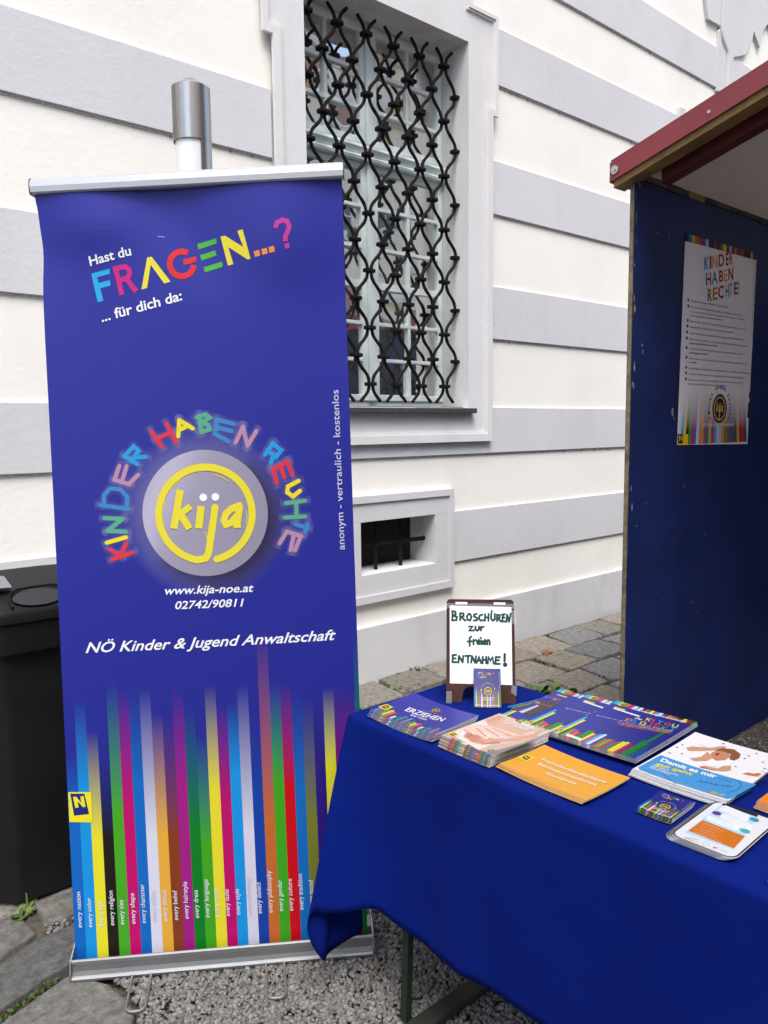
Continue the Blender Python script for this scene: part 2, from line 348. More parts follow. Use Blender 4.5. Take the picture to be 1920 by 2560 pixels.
# printed artwork, in metres on each sheet
ART = {
'banner': [
('T','Hast du','f0f2f6',6,(0.1362,1.9639,),(0.1177,0.0239,),(-0.0043,0.0243,),'b',),
('P','2aa9e0',3,[(0.1387,1.9435,),(0.1906,1.9544,),(0.1904,1.9409,),(0.1544,1.9332,),(0.1587,1.9185,),(0.1906,1.9244,),(0.1913,1.9099,),(0.162,1.9038,),(0.1694,1.871,),(0.1534,1.8677,)],),
('S','c8247f',4,0.0136,[(0.2067,1.959,),(0.222,1.884,)],-1,),
('S','c8247f',4.3,0.0136,[(0.2002,1.9515,),(0.2218,1.9564,),(0.234,1.9574,),(0.2429,1.9517,),(0.2465,1.9429,),(0.245,1.9352,),(0.2385,1.9278,),(0.2292,1.9248,),(0.219,1.9228,)],-1,),
('S','c8247f',4.6,0.0136,[(0.2345,1.9289,),(0.262,1.8911,)],-1,),
('P','e6d83a',3,[(0.2966,1.9797,),(0.3089,1.9811,),(0.3581,1.9138,),(0.3402,1.9097,),(0.3053,1.9606,),(0.2924,1.8995,),(0.2765,1.8963,)],),
('S','d42a2c',4,0.0157,[(0.4086,1.9883,),(0.4022,1.9911,),(0.3954,1.9926,),(0.3885,1.9927,),(0.3816,1.9913,),(0.3752,1.9886,),(0.3695,1.9846,),(0.3647,1.9795,),(0.3611,1.9735,),(0.3589,1.967,),(0.358,1.9601,),(0.3586,1.9533,),(0.3607,1.9467,),(0.3641,1.9407,),(0.3687,1.9355,),(0.3743,1.9314,),(0.3806,1.9286,),(0.3874,1.9271,),(0.3944,1.927,),(0.4013,1.9284,),(0.4077,1.9312,),(0.4134,1.9352,),(0.4181,1.9403,),(0.4217,1.9463,),(0.4244,1.9551,)],-1,),
('P','d42a2c',4.4,[(0.395,1.9712,),(0.4309,1.9788,),(0.4321,1.9635,),(0.4189,1.9616,),(0.4162,1.9593,),(0.3968,1.9568,)],),
('P','4cae3f',3,[(0.4355,2.0105,),(0.4886,2.0219,),(0.4905,2.0086,),(0.4383,1.9961,)],),
('P','4cae3f',3,[(0.4421,1.9812,),(0.4851,1.9912,),(0.488,1.9778,),(0.4454,1.9667,)],),
('P','4cae3f',3,[(0.4501,1.9484,),(0.5023,1.961,),(0.5047,1.9476,),(0.454,1.9353,)],),
('P','e6d83a',3,[(0.5014,2.0256,),(0.5141,2.0269,),(0.563,1.9945,),(0.5488,2.0367,),(0.5636,2.0394,),(0.5817,1.9634,),(0.5735,1.9618,),(0.5217,1.9972,),(0.5337,1.9521,),(0.5184,1.9494,)],),
('P','ea9440',3,[(0.5916,1.9815,),(0.6069,1.9846,),(0.6087,1.9699,),(0.594,1.9667,)],),
('P','ea9440',3,[(0.6125,1.9858,),(0.6277,1.9889,),(0.6296,1.9742,),(0.6148,1.971,)],),
('P','ea9440',3,[(0.6323,1.9897,),(0.6475,1.9928,),(0.6494,1.9781,),(0.6347,1.9749,)],),
('S','c23c9a',4,0.0126,[(0.6531,2.0377,),(0.6582,2.0506,),(0.673,2.057,),(0.6864,2.0531,),(0.6913,2.0398,),(0.6852,2.0251,),(0.6797,2.0154,),(0.6797,2.0027,)],-1,),
('P','c23c9a',4,[(0.6759,1.9963,),(0.6881,1.9986,),(0.6905,1.9863,),(0.6783,1.9835,)],),
('T','... für dich da:','f0f2f6',6,(0.1623,1.8147,),(0.2263,0.0497,),(-0.0037,0.026,),'b',),
('S','aab0d8',4,0.002,[(0.3294,2.0342,),(0.3455,2.032,)],0,),
('DISC',(0.4234,1.2848,),0.1756,),
('S','e6d83a',8,0.0199,[(0.4495,1.1559,),(0.4628,1.1595,),(0.4757,1.1645,),(0.4881,1.1707,),(0.4997,1.1782,),(0.5105,1.1869,),(0.5203,1.1966,),(0.5291,1.2073,),(0.5367,1.2188,),(0.5431,1.231,),(0.5481,1.2438,),(0.5518,1.257,),(0.5541,1.2705,),(0.5549,1.2841,),(0.5543,1.2977,),(0.5523,1.3111,),(0.5489,1.3242,),(0.5441,1.3368,),(0.538,1.3489,),(0.5307,1.3602,),(0.5221,1.3707,),(0.5126,1.3802,),(0.502,1.3886,),(0.4906,1.3959,),(0.4785,1.402,),(0.4658,1.4068,),(0.4526,1.4103,),(0.4392,1.4123,),(0.4255,1.413,),(0.4119,1.4123,),(0.3984,1.4101,),(0.3851,1.4066,),(0.3723,1.4018,),(0.36,1.3956,),(0.3485,1.3883,),(0.3378,1.3798,),(0.328,1.3702,),(0.3192,1.3597,),(0.3116,1.3484,),(0.3053,1.3363,),(0.3002,1.3236,),(0.2964,1.3105,),(0.2941,1.2971,),(0.2932,1.2836,),(0.2937,1.27,),(0.2956,1.2565,),(0.299,1.2434,),(0.3037,1.2306,),(0.3097,1.2185,),(0.317,1.207,),(0.3255,1.1964,),(0.335,1.1867,),(0.3455,1.1781,),(0.3569,1.1706,),(0.369,1.1644,),(0.3818,1.1594,),(0.395,1.1559,),(0.4189,1.1597,),(0.4276,1.1737,),(0.4516,1.3003,)],0,),
('S','e6d83a',8.4,0.0208,[(0.3569,1.3525,),(0.3337,1.2454,)],-1,),
('S','e6d83a',8.6,0.018,[(0.3428,1.278,),(0.3834,1.3067,)],-1,),
('S','e6d83a',8.8,0.0199,[(0.3509,1.2895,),(0.378,1.2439,)],-1,),
('S','e6d83a',8.4,0.0208,[(0.4131,1.3058,),(0.403,1.244,)],-1,),
('S','e6d83a',8.4,0.0189,[(0.5204,1.3042,),(0.4987,1.2964,),(0.4815,1.2829,),(0.4745,1.2643,),(0.4801,1.2523,),(0.4945,1.2566,),(0.5095,1.2726,)],0,),
('S','e6d83a',8.7,0.0208,[(0.5209,1.306,),(0.511,1.2537,),(0.5113,1.2414,)],-1,),
('C','f4f4f8',8.9,(0.4199,1.3294,),0.0109,),
('C','f4f4f8',8.9,(0.4539,1.3297,),0.0109,),
('S','e6d83a',8.2,0.0024,[(0.3127,1.3071,),(0.3103,1.3259,),(0.3136,1.3445,)],0,),
('S','e6d83a',8.2,0.0024,[(0.4512,1.3914,),(0.4744,1.3836,),(0.4928,1.3714,)],0,),
('S','e6d83a',8.2,0.0024,[(0.5387,1.2904,),(0.5402,1.2716,),(0.537,1.2528,)],0,),
('S','e6d83a',8.2,0.0024,[(0.3574,1.1618,),(0.3736,1.1527,),(0.3922,1.1478,)],0,),
('S','e6d83a',8.2,0.0024,[(0.3758,1.2957,),(0.3854,1.3001,)],0,),
('S','e6d83a',8.2,0.0024,[(0.3413,1.3623,),(0.3564,1.3804,)],0,),
('S','e6d83a',8.2,0.0024,[(0.4224,1.233,),(0.426,1.2093,)],0,),
('S','d9344a',7.1,0.0118,[(0.1572,1.1649,),(0.2155,1.1832,)],0.0312,),
('S','d9344a',7.2,0.0118,[(0.1849,1.1739,),(0.1521,1.1929,)],0.0312,),
('S','d9344a',7.3,0.0118,[(0.1814,1.1787,),(0.1999,1.2083,)],0.0312,),
('S','e8d62e',7.4,0.0118,[(0.1446,1.2125,),(0.1989,1.2258,)],0.0312,),
('S','5aa88a',7.5,0.0118,[(0.141,1.2809,),(0.1921,1.2773,)],0.0312,),
('S','5aa88a',7.6,0.0118,[(0.1921,1.2773,),(0.1472,1.245,)],0.0312,),
('S','5aa88a',7.7,0.0118,[(0.1472,1.245,),(0.1996,1.2413,)],0.0312,),
('S','3d84c4',7.8,0.0118,[(0.1321,1.3177,),(0.2089,1.3035,)],0.0312,),
('S','3d84c4',7,0.0118,[(0.1416,1.3197,),(0.1443,1.3444,),(0.1616,1.3625,),(0.1897,1.3593,),(0.2078,1.3377,),(0.2053,1.306,)],0.0312,),
('S','b48aa8',7.1,0.0118,[(0.1746,1.3863,),(0.2157,1.3719,)],0.0312,),
('S','b48aa8',7.2,0.0118,[(0.1757,1.3886,),(0.1902,1.4239,)],0.0312,),
('S','b48aa8',7.3,0.0118,[(0.1955,1.3819,),(0.2107,1.4223,)],0.0312,),
('S','b48aa8',7.4,0.0118,[(0.2148,1.3734,),(0.2414,1.3972,)],0.0312,),
('S','2798dc',7.5,0.0118,[(0.2056,1.4503,),(0.242,1.4269,)],0.0312,),
('S','2798dc',7.6,0.0118,[(0.2095,1.4539,),(0.2332,1.4762,),(0.2467,1.4628,),(0.2286,1.4412,)],0.0312,),
('S','2798dc',7.7,0.0118,[(0.235,1.4456,),(0.2646,1.4461,)],0.0312,),
('S','d9344a',7.8,0.0118,[(0.2832,1.5161,),(0.3102,1.4737,)],0.0312,),
('S','d9344a',7,0.0118,[(0.3274,1.5348,),(0.353,1.4825,)],0.0312,),
('S','d9344a',7.1,0.0118,[(0.2962,1.4945,),(0.3417,1.5114,)],0.0312,),
('S','e8d62e',7.2,0.0118,[(0.3585,1.4998,),(0.3636,1.5438,)],0.0312,),
('S','e8d62e',7.3,0.0118,[(0.3644,1.5428,),(0.4,1.5196,)],0.0312,),
('S','e8d62e',7.4,0.0118,[(0.3612,1.5163,),(0.3834,1.5261,)],0.0312,),
('S','5aa88a',7.5,0.0118,[(0.419,1.5538,),(0.423,1.5097,)],0.0312,),
('S','5aa88a',7.6,0.0118,[(0.4118,1.5495,),(0.438,1.5569,),(0.4484,1.5474,),(0.4252,1.5353,)],0.0312,),
('S','5aa88a',7.7,0.0118,[(0.4214,1.5345,),(0.4436,1.5274,),(0.4468,1.5153,),(0.4215,1.5088,)],0.0312,),
('S','3d84c4',7.8,0.0118,[(0.4688,1.5421,),(0.4612,1.502,),(0.4979,1.4806,)],0.0312,),
('S','3d84c4',7,0.0118,[(0.4687,1.5408,),(0.5152,1.5278,)],0.0312,),
('S','3d84c4',7.1,0.0118,[(0.4649,1.5203,),(0.5077,1.5088,)],0.0312,),
('S','b48aa8',7.2,0.0118,[(0.5175,1.4772,),(0.5397,1.5197,)],0.0312,),
('S','b48aa8',7.3,0.0118,[(0.5397,1.5197,),(0.5501,1.4678,)],0.0312,),
('S','b48aa8',7.4,0.0118,[(0.5501,1.4678,),(0.5773,1.5074,)],0.0312,),
('S','2798dc',7.5,0.0118,[(0.5975,1.4414,),(0.6224,1.4719,)],0.0312,),
('S','2798dc',7.6,0.0118,[(0.6201,1.4711,),(0.6438,1.4524,),(0.6288,1.4343,),(0.606,1.4513,)],0.0312,),
('S','2798dc',7.7,0.0118,[(0.6209,1.4369,),(0.614,1.4186,)],0.0312,),
('S','d9344a',7.8,0.0118,[(0.617,1.4,),(0.6604,1.4208,)],0.0312,),
('S','d9344a',7,0.0118,[(0.6198,1.3999,),(0.6276,1.3624,)],0.0312,),
('S','d9344a',7.1,0.0118,[(0.64,1.4085,),(0.6492,1.378,)],0.0312,),
('S','d9344a',7.2,0.0118,[(0.6604,1.4208,),(0.6721,1.3833,)],0.0312,),
('S','e8d62e',7.3,0.0118,[(0.6894,1.3665,),(0.6585,1.3521,),(0.6559,1.3358,),(0.6715,1.3236,),(0.6921,1.3389,)],0.0312,),
('S','5aa88a',7.4,0.0118,[(0.6508,1.3056,),(0.7057,1.3108,)],0.0312,),
('S','5aa88a',7.5,0.0118,[(0.6454,1.2658,),(0.7039,1.2672,)],0.0312,),
('S','5aa88a',7.6,0.0118,[(0.6794,1.307,),(0.6797,1.267,)],0.0312,),
('S','3d84c4',7.7,0.0118,[(0.6759,1.2454,),(0.7098,1.2349,)],0.0312,),
('S','3d84c4',7.8,0.0118,[(0.7092,1.2448,),(0.7027,1.2247,)],0.0312,),
('S','b48aa8',7,0.0118,[(0.6499,1.2264,),(0.6898,1.2123,)],0.0312,),
('S','b48aa8',7.1,0.0118,[(0.6499,1.2264,),(0.6281,1.194,)],0.0312,),
('S','b48aa8',7.2,0.0118,[(0.67,1.2177,),(0.6587,1.174,)],0.0312,),
('S','b48aa8',7.3,0.0118,[(0.6889,1.2119,),(0.671,1.1726,)],0.0312,),
('T','www.kija-noe.at','f0f2f6',6,(0.2996,1.0614,),(0.2492,-0.0013,),(0.0011,0.0229,),'bi',),
('T','02742/90811','f0f2f6',6,(0.3268,1.0191,),(0.1935,0.0006,),(0.0002,0.0221,),'bi',),
('T','NÖ Kinder & Jugend Anwaltschaft','f0f2f6',6,(0.0704,0.9038,),(0.7049,0.0079,),(0.0048,0.0297,),'bi',),
('T','anonym - vertraulich - kostenlos','c9cbe6',6,(0.8125,1.1693,),(-0.0026,0.4417,),(-0.0192,0.0001,),'',),
('STRIPES',[('0d62b8',0.59,0.46,),('158fd6',0.743,0.507,),('e0d92c',0.649,0.364,),('1d1714',0.614,0.364,),('45a224',0.79,0.436,),('bb0a68',0.766,0.46,),('0d66ba',0.766,0.519,),('d2d4e4',0.766,0.364,),('dfa73c',0.696,0.364,),('823a1c',0.696,0.364,),('9c1c80',0.766,0.507,),('067a24',0.72,0.388,),('41a01f',0.626,0.339,),('e0d530',0.766,0.483,),('b70a66',0.708,0.436,),('1490d8',0.72,0.531,),('cfcfdf',0.766,0.364,),('123f9e',0.696,0.46,),('bf672e',0.928,0.388,),('3ba01e',0.766,0.507,),('c3091a',0.766,0.483,),('1268b6',0.743,0.472,),('74782c',0.72,0.388,),('2a1a78',0.778,0.519,),('d6d42e',0.743,0.543,),('7c0f6e',0.766,0.507,),('b01030',0.743,0.339,),('0d7a34',0.905,0.578,)],),
('T','every nation','dfe3ec',6,(0.0219,0.1009,),(0.0001,0.1069,),(-0.0127,0.0015,),'',),
('T','every color','dfe3ec',6,(0.0506,0.0997,),(0.0001,0.0878,),(-0.0126,0.0014,),'',),
('T','every age','dfe3ec',6,(0.0806,0.0995,),(0.0001,0.0748,),(-0.0127,0.0015,),'',),
('T','every religion','dfe3ec',6,(0.1119,0.1005,),(0.0001,0.1051,),(-0.0128,0.0014,),'',),
('T','every size','dfe3ec',6,(0.1398,0.1005,),(0.0001,0.0751,),(-0.0128,0.0015,),'',),
('T','every shape','dfe3ec',6,(0.1712,0.1002,),(0.0001,0.0935,),(-0.0128,0.0015,),'',),
('T','every character','dfe3ec',6,(0.2004,0.1002,),(0.0001,0.1191,),(-0.0129,0.0014,),'',),
('T','every ability','c6c7da',6,(0.2308,0.1,),(0.0001,0.0988,),(-0.0129,0.0015,),'',),
('T','every status','dfe3ec',6,(0.2613,0.0998,),(0,0.0954,),(-0.0129,0.0015,),'',),
('T','every belief','dfe3ec',6,(0.292,0.1021,),(0,0.0907,),(-0.0129,0.0015,),'',),
('T','every hairstyle','dfe3ec',6,(0.3216,0.1033,),(0,0.114,),(-0.013,0.0015,),'',),
('T','every dress','dfe3ec',6,(0.3513,0.1032,),(-0.0001,0.0861,),(-0.0131,0.0015,),'',),
('T','every language','dfe3ec',6,(0.3809,0.1019,),(-0.0001,0.1182,),(-0.0131,0.0015,),'',),
('T','every music','dfe3ec',6,(0.4084,0.1008,),(-0.0002,0.0914,),(-0.0131,0.0015,),'',),
('T','every taste','dfe3ec',6,(0.4394,0.1019,),(-0.0002,0.083,),(-0.0131,0.0015,),'',),
('T','every style','dfe3ec',6,(0.4695,0.1031,),(-0.0003,0.0807,),(-0.0132,0.0015,),'',),
('T','every ideology','c6c7da',6,(0.5028,0.099,),(-0.0005,0.1168,),(-0.0132,0.0015,),'',),
('T','every dialect','dfe3ec',6,(0.5319,0.1015,),(-0.0005,0.0984,),(-0.0133,0.0015,),'',),
('T','every philosophy','dfe3ec',6,(0.5632,0.1014,),(-0.0007,0.1321,),(-0.0133,0.0015,),'',),
('T','every gender','dfe3ec',6,(0.5937,0.1038,),(-0.0007,0.0976,),(-0.0134,0.0015,),'',),
('T','every culture','dfe3ec',6,(0.6228,0.1026,),(-0.0007,0.1003,),(-0.0134,0.0015,),'',),
('T','every tradition','dfe3ec',6,(0.6533,0.1025,),(-0.0009,0.113,),(-0.0134,0.0015,),'',),
('T','every mood','dfe3ec',6,(0.6839,0.1037,),(-0.0008,0.0895,),(-0.0135,0.0015,),'',),
('P','e8dc28',6.4,[(0.0022,0.5037,),(0.0664,0.5012,),(0.0654,0.4117,),(0.0014,0.4157,)],),
('P','1d2a72',6.8,[(0.0075,0.4988,),(0.0474,0.4976,),(0.0578,0.4369,),(0.0155,0.4337,)],),
('P','e8dc28',7.2,[(0.0148,0.489,),(0.0237,0.4896,),(0.0372,0.4712,),(0.0359,0.4901,),(0.0448,0.4907,),(0.0488,0.4587,),(0.041,0.458,),(0.0275,0.4765,),(0.0288,0.4576,),(0.0199,0.4569,)],),
],
'erz': [
('T','ERZIEHEN','f4f4f8',5,(0.0662,0.0615,),(0.1305,0.013,),(-0.0102,0.0247,),'bi',),
('T','aber richtig','e6e6f0',5,(0.1003,0.0503,),(0.0577,0.0033,),(-0.0059,0.0112,),'b',),
('LOGO',(0.1268,0.1204,),0.012,),
('P','c85a50',4,[(0.1109,0.1147,),(0.1139,0.1142,),(0.115,0.1118,)],),
('P','c85a50',4,[(0.1131,0.1309,),(0.1162,0.1305,),(0.1172,0.1281,)],),
('P','c85a50',4,[(0.1208,0.1378,),(0.1238,0.1374,),(0.1249,0.135,)],),
('P','c85a50',4,[(0.1389,0.1352,),(0.1419,0.1348,),(0.143,0.1324,)],),
('P','c85a50',4,[(0.1487,0.1279,),(0.1517,0.1274,),(0.1528,0.125,)],),
('S','d8a050',4,0.0009,[(0.0958,0.0994,),(0.1594,0.1077,)],0,),
('BARS',[('2aa9e0',0.012,0.033,),('c8247f',0.0224,0.036,),('4cae3f',0.0328,0.037,),('e6d83a',0.0432,0.041,),('e07030',0.0536,0.036,),('7a2a90',0.064,0.04,),('d8dce8',0.0744,0.019,),('158040',0.0848,0.029,),('1490d8',0.0952,0.041,),('a03a20',0.1056,0.034,),('2aa9e0',0.116,0.04,),('c8247f',0.1264,0.021,),('4cae3f',0.1368,0.029,),('e6d83a',0.1472,0.024,),('e07030',0.1576,0.031,),('7a2a90',0.168,0.032,),('d8dce8',0.1784,0.018,),('158040',0.1888,0.023,),('1490d8',0.1992,0.025,),('a03a20',0.2096,0.04,),('2aa9e0',0.22,0.036,),('c8247f',0.2304,0.022,)],0.0085,),
('BADGE',(0.004,0.022,),0.028,),
],
'hands': [
('P','f0e2da',2,[(0.0026,0.1574,),(0.0019,0.077,),(0.0106,0.0233,),(0.1221,0.0014,),(0.1192,0.0595,),(0.0887,0.1271,)],),
('P','dde3ea',2.4,[(0.0048,0.048,),(0.0045,0.1552,),(0.0191,0.129,),(0.0132,0.0654,),(0.0225,0.0368,)],),
('P','ddb49c',2.2,[(0.0026,0.1574,),(0.0048,0.208,),(0.0743,0.2065,),(0.1307,0.1898,),(0.1298,0.1435,),(0.0357,0.1309,)],),
('P','c9906f',2.6,[(0.0547,0.0356,),(0.052,0.0702,),(0.0857,0.0784,),(0.1206,0.0894,),(0.126,0.0673,),(0.1102,0.0386,),(0.0919,0.0277,),(0.071,0.025,)],),
('P','e0a68a',2.8,[(0.0743,0.0433,),(0.0743,0.0654,),(0.1175,0.0931,),(0.1262,0.1248,),(0.15,0.1813,),(0.1631,0.167,),(0.1427,0.1077,),(0.1199,0.0744,),(0.1063,0.0305,),(0.0919,0.0277,)],),
('P','d08a70',2.9,[(0.0391,0.0365,),(0.0287,0.0593,),(0.054,0.0649,),(0.079,0.0415,),(0.0752,0.0299,),(0.0581,0.0321,),(0.0504,0.0307,)],),
('P','efcdbb',3.2,[(0.0014,0.0643,),(0.0082,0.117,),(0.0387,0.1343,),(0.0787,0.139,),(0.1181,0.1415,),(0.1237,0.1329,),(0.1191,0.1204,),(0.0896,0.1129,),(0.1096,0.1057,),(0.1124,0.0959,),(0.0941,0.0881,),(0.0468,0.0953,),(0.0866,0.0758,),(0.0914,0.0688,),(0.0851,0.0631,),(0.0391,0.071,),(0.0214,0.0668,)],),
('S','9a5a44',3.6,0.0024,[(0.027,0.0969,),(0.075,0.0774,)],0,),
('S','9a5a44',3.6,0.0024,[(0.0421,0.1138,),(0.1026,0.0977,)],0,),
('S','9a5a44',3.6,0.0024,[(0.054,0.1272,),(0.116,0.1242,)],0,),
('S','9a5a44',3.6,0.0024,[(0.0132,0.0654,),(0.0447,0.0619,),(0.0513,0.0392,)],0,),
('S','9a5a44',3.6,0.0024,[(0.0757,0.045,),(0.1087,0.0403,),(0.1141,0.0748,)],0,),
('P','f6e3da',3.8,[(0.0764,0.0679,),(0.0859,0.075,),(0.091,0.0699,),(0.0851,0.0631,)],),
('P','f6e3da',3.8,[(0.0986,0.0991,),(0.1086,0.1062,),(0.1123,0.0993,),(0.105,0.0932,)],),
('P','f6e3da',3.8,[(0.1108,0.1354,),(0.1181,0.1415,),(0.1216,0.1365,),(0.1166,0.13,)],),
('P','d6b6a4',2.5,[(0.1191,0.0046,),(0.1205,0.0333,),(0.1546,0.1285,),(0.1639,0.1643,),(0.166,0.1138,),(0.1485,0.026,),(0.1412,0.0043,)],),
('P','8f8a84',2.3,[(0.1497,-0.005,),(0.1485,0.026,),(0.166,0.1138,),(0.1746,0.1516,),(0.1651,0.0071,)],),
('S','e0a030',2.8,0.0023,[(0.0056,0.2,),(0.0092,0.1432,)],0,),
('S','b03a80',2.8,0.0023,[(0.0151,0.2015,),(0.0185,0.145,)],0,),
('S','d07a50',2.8,0.0023,[(0.0245,0.2029,),(0.0276,0.1468,)],0,),
('S','c86a30',2.8,0.0023,[(0.1245,0.2296,),(0.1257,0.1826,)],0,),
('S','d8c030',2.8,0.0023,[(0.1328,0.2309,),(0.1338,0.184,)],0,),
('S','4a9a3a',2.8,0.0023,[(0.144,0.2278,),(0.1448,0.1814,)],0,),
('S','c03050',2.8,0.0023,[(0.1529,0.2224,),(0.1536,0.1765,)],0,),
('T','ELTERN BLEIBEN','f6f6f8',5,(0.0434,0.1876,),(0.0842,0.0063,),(-0.0024,0.0118,),'b',),
('T','AUF LEBENSZEIT','f6f6f8',5,(0.0473,0.1726,),(0.0816,0.0059,),(-0.0024,0.0115,),'b',),
('P','c03a50',3,[(0.0596,0.207,),(0.0584,0.2227,),(0.0713,0.2031,)],),
('P','dcc82e',3,[(0.0669,0.2192,),(0.0689,0.2257,),(0.0798,0.2084,)],),
('P','3f9a3f',3,[(0.0715,0.1993,),(0.0705,0.2148,),(0.084,0.2048,)],),
('BADGE',(0.005,0.012,),0.022,),
('RINGLOGO',(0.1462,0.0181,),0.011,),
('BARS',[('c8247f',0.03,0.01,),('e07030',0.0385,0.01,),('158040',0.047,0.01,),('2aa9e0',0.0555,0.01,),('e6d83a',0.064,0.01,),('d8dce8',0.0725,0.01,),('a03a20',0.081,0.01,),('4cae3f',0.0895,0.01,),('7a2a90',0.098,0.01,),('1490d8',0.1065,0.01,),('c8247f',0.115,0.01,),('e07030',0.1235,0.01,),('158040',0.132,0.01,),('2aa9e0',0.1405,0.01,)],0.0085,),
],
'orange': [
('T','Fremdenfeindlichkeit','f6f2ee',5,(0.0444,0.0906,),(0.1713,0.0077,),(-0.0038,0.0113,),'bi',),
('T','Rechtsextremismus','f6f2ee',5,(0.0555,0.0658,),(0.152,0.0091,),(-0.0048,0.0108,),'bi',),
('T','Rassismus','f6f2ee',5,(0.0984,0.0424,),(0.0765,0.0061,),(-0.0043,0.0102,),'bi',),
('S','a8702a',4,0.0008,[(0.0758,0.0049,),(0.1379,0.0088,),(0.1641,0.0112,)],0,),
('BADGE',(0.004,0.058,),0.026,),
],
'kiyou': [
('T','K','f0c030',5,(0.1228,0.2354,),(0.0162,-0.0001,),(-0.0043,0.0226,),'b',),
('T','I','d03a50',5,(0.1395,0.2383,),(0.0048,0,),(-0.0042,0.0226,),'b',),
('T','Y','2a9ae0',5,(0.1507,0.2392,),(0.0159,-0.0001,),(-0.0041,0.0225,),'b',),
('T','O','c85a20',5,(0.171,0.2394,),(0.0157,-0.0001,),(-0.0039,0.0222,),'b',),
('T','U','d8d030',5,(0.1902,0.2412,),(0.0155,-0.0002,),(-0.0038,0.0221,),'b',),
('T','P','e07030',5,(0.0865,0.1966,),(0.0167,0.0001,),(-0.0045,0.0227,),'b',),
('T','R','2a80d0',5,(0.1012,0.2017,),(0.0165,0.0001,),(-0.0044,0.0226,),'b',),
('T','O','e8d62e',5,(0.1231,0.203,),(0.0163,0.0002,),(-0.0042,0.0224,),'b',),
('T','J','d0304a',5,(0.1423,0.2137,),(0.0088,0.0001,),(-0.0042,0.0224,),'b',),
('T','E','d0304a',5,(0.1567,0.2156,),(0.0159,0.0001,),(-0.004,0.0223,),'b',),
('T','K','3aa040',5,(0.1785,0.2083,),(0.0155,0.0001,),(-0.004,0.022,),'b',),
('T','T','2a9ae0',5,(0.196,0.2179,),(0.0153,0.0001,),(-0.0038,0.0219,),'b',),
('T','Das','f0f2f6',5,(0.0981,0.2283,),(0.0186,0.0011,),(-0.0023,0.0126,),'bi',),
('T','Ein Projekt der NÖ Kinder & Jugend Anwaltschaft','f0f2f6',5,(0.0176,0.1752,),(0.1905,0.0386,),(-0.0014,0.0058,),'',),
('T','für ein friedliches Miteinander im Kindergarten','f0f2f6',5,(0.0796,0.1723,),(0.1302,0.0334,),(-0.0014,0.0064,),'',),
('T','PROJEKTBESCHREIBUNG','c86a3a',5,(0.0916,0.1584,),(0.1199,0.0344,),(-0.0036,0.0136,),'b',),
('P','e8e8f0',4,[(0.0222,0.2513,),(0.0219,0.2602,),(0.0996,0.256,),(0.1007,0.2466,)],),
('P','e8e8f0',4,[(0.0346,0.0056,),(0.0325,0.0207,),(0.0785,0.0175,),(0.0789,0.0053,)],),
('BARS',[('2aa9e0',0,0.15,),('e6d83a',0.008,0.13,),('5a4a30',0.016,0.07,),('4cae3f',0.024,0.06,),('c8247f',0.032,0.06,),('e07030',0.04,0.05,),('8a2a60',0.048,0.05,),('2f8a3a',0.056,0.08,),('2f8a3a',0.064,0.085,),('e6d83a',0.072,0.07,),('c8247f',0.08,0.07,),('2aa9e0',0.088,0.08,),('d8dce8',0.096,0.085,),('2a4a90',0.104,0.07,),('b06030',0.112,0.06,),('4cae3f',0.12,0.065,),('c8102a',0.128,0.07,),('2a6ab0',0.136,0.06,),('70702a',0.144,0.07,),('e6d83a',0.152,0.075,),('d6d42e',0.16,0.08,),('b00a50',0.168,0.075,),('7a1060',0.176,0.07,),('0d7a34',0.184,0.12,),('0d7a34',0.192,0.2,),('0d5a34',0.2,0.1,),('123f9e',0.208,0.08,),('123f9e',0.216,0.06,)],0.0078,),
('TOPBAR',0.027,),
('T','NÖ Kinder & Jugend Anwaltschaft','f0f2f6',5,(0.0565,0.2826,),(0.1509,0.0052,),(-0.001,0.0127,),'bi',),
('BADGE',(0.001,0.02,),0.014,),
],
'dance': [
('P','4a3c40',2.5,[(-0.0078,0.0735,),(-0.0018,0.1812,),(0.0595,0.2171,),(0.0642,0.1738,),(0.058,0.081,),(0.0272,0.081,)],),
('P','3b3a8e',3,[(0.0101,0.1438,),(0.0028,0.1734,),(0.0173,0.1754,),(0.0308,0.1483,),(0.0336,0.0875,),(0.0099,0.0793,)],),
('P','c9c6d6',3.3,[(0.0263,0.1559,),(0.0333,0.1549,),(0.0348,0.0769,),(0.02,0.0777,)],),
('P','b98a76',3.4,[(0.0074,0.1657,),(0.0094,0.1799,),(0.0214,0.1795,),(0.0234,0.1652,)],),
('S','b98a76',3.5,0.0028,[(0.0235,0.1693,),(0.0441,0.1736,),(0.0597,0.1772,)],0,),
('S','8a5a40',3.2,0.0014,[(0.0468,0.233,),(0.0568,0.2064,),(0.0597,0.1772,)],0,),
('T','S','2a9ae0',5,(0.0056,0.2174,),(0.0103,0.0002,),(-0.0043,0.0141,),'b',),
('T','E','c8247f',5,(0.0164,0.2213,),(0.0102,0.0001,),(-0.0043,0.0141,),'b',),
('T','G','e6c030',5,(0.032,0.221,),(0.0101,0.0001,),(-0.0042,0.0139,),'b',),
('T','E','c8247f',5,(0.0457,0.2238,),(0.01,0.0001,),(-0.0042,0.0139,),'b',),
('TOPBAR',0.027,),
('S','2aa9e0',2.8,0.0032,[(-0.022,0.0875,),(-0.0023,0.1643,),(0.0023,0.1919,)],0,),
('S','e6d83a',2.9,0.0018,[(-0.0097,0.0852,),(0.0035,0.1373,),(0.0074,0.1657,)],0,),
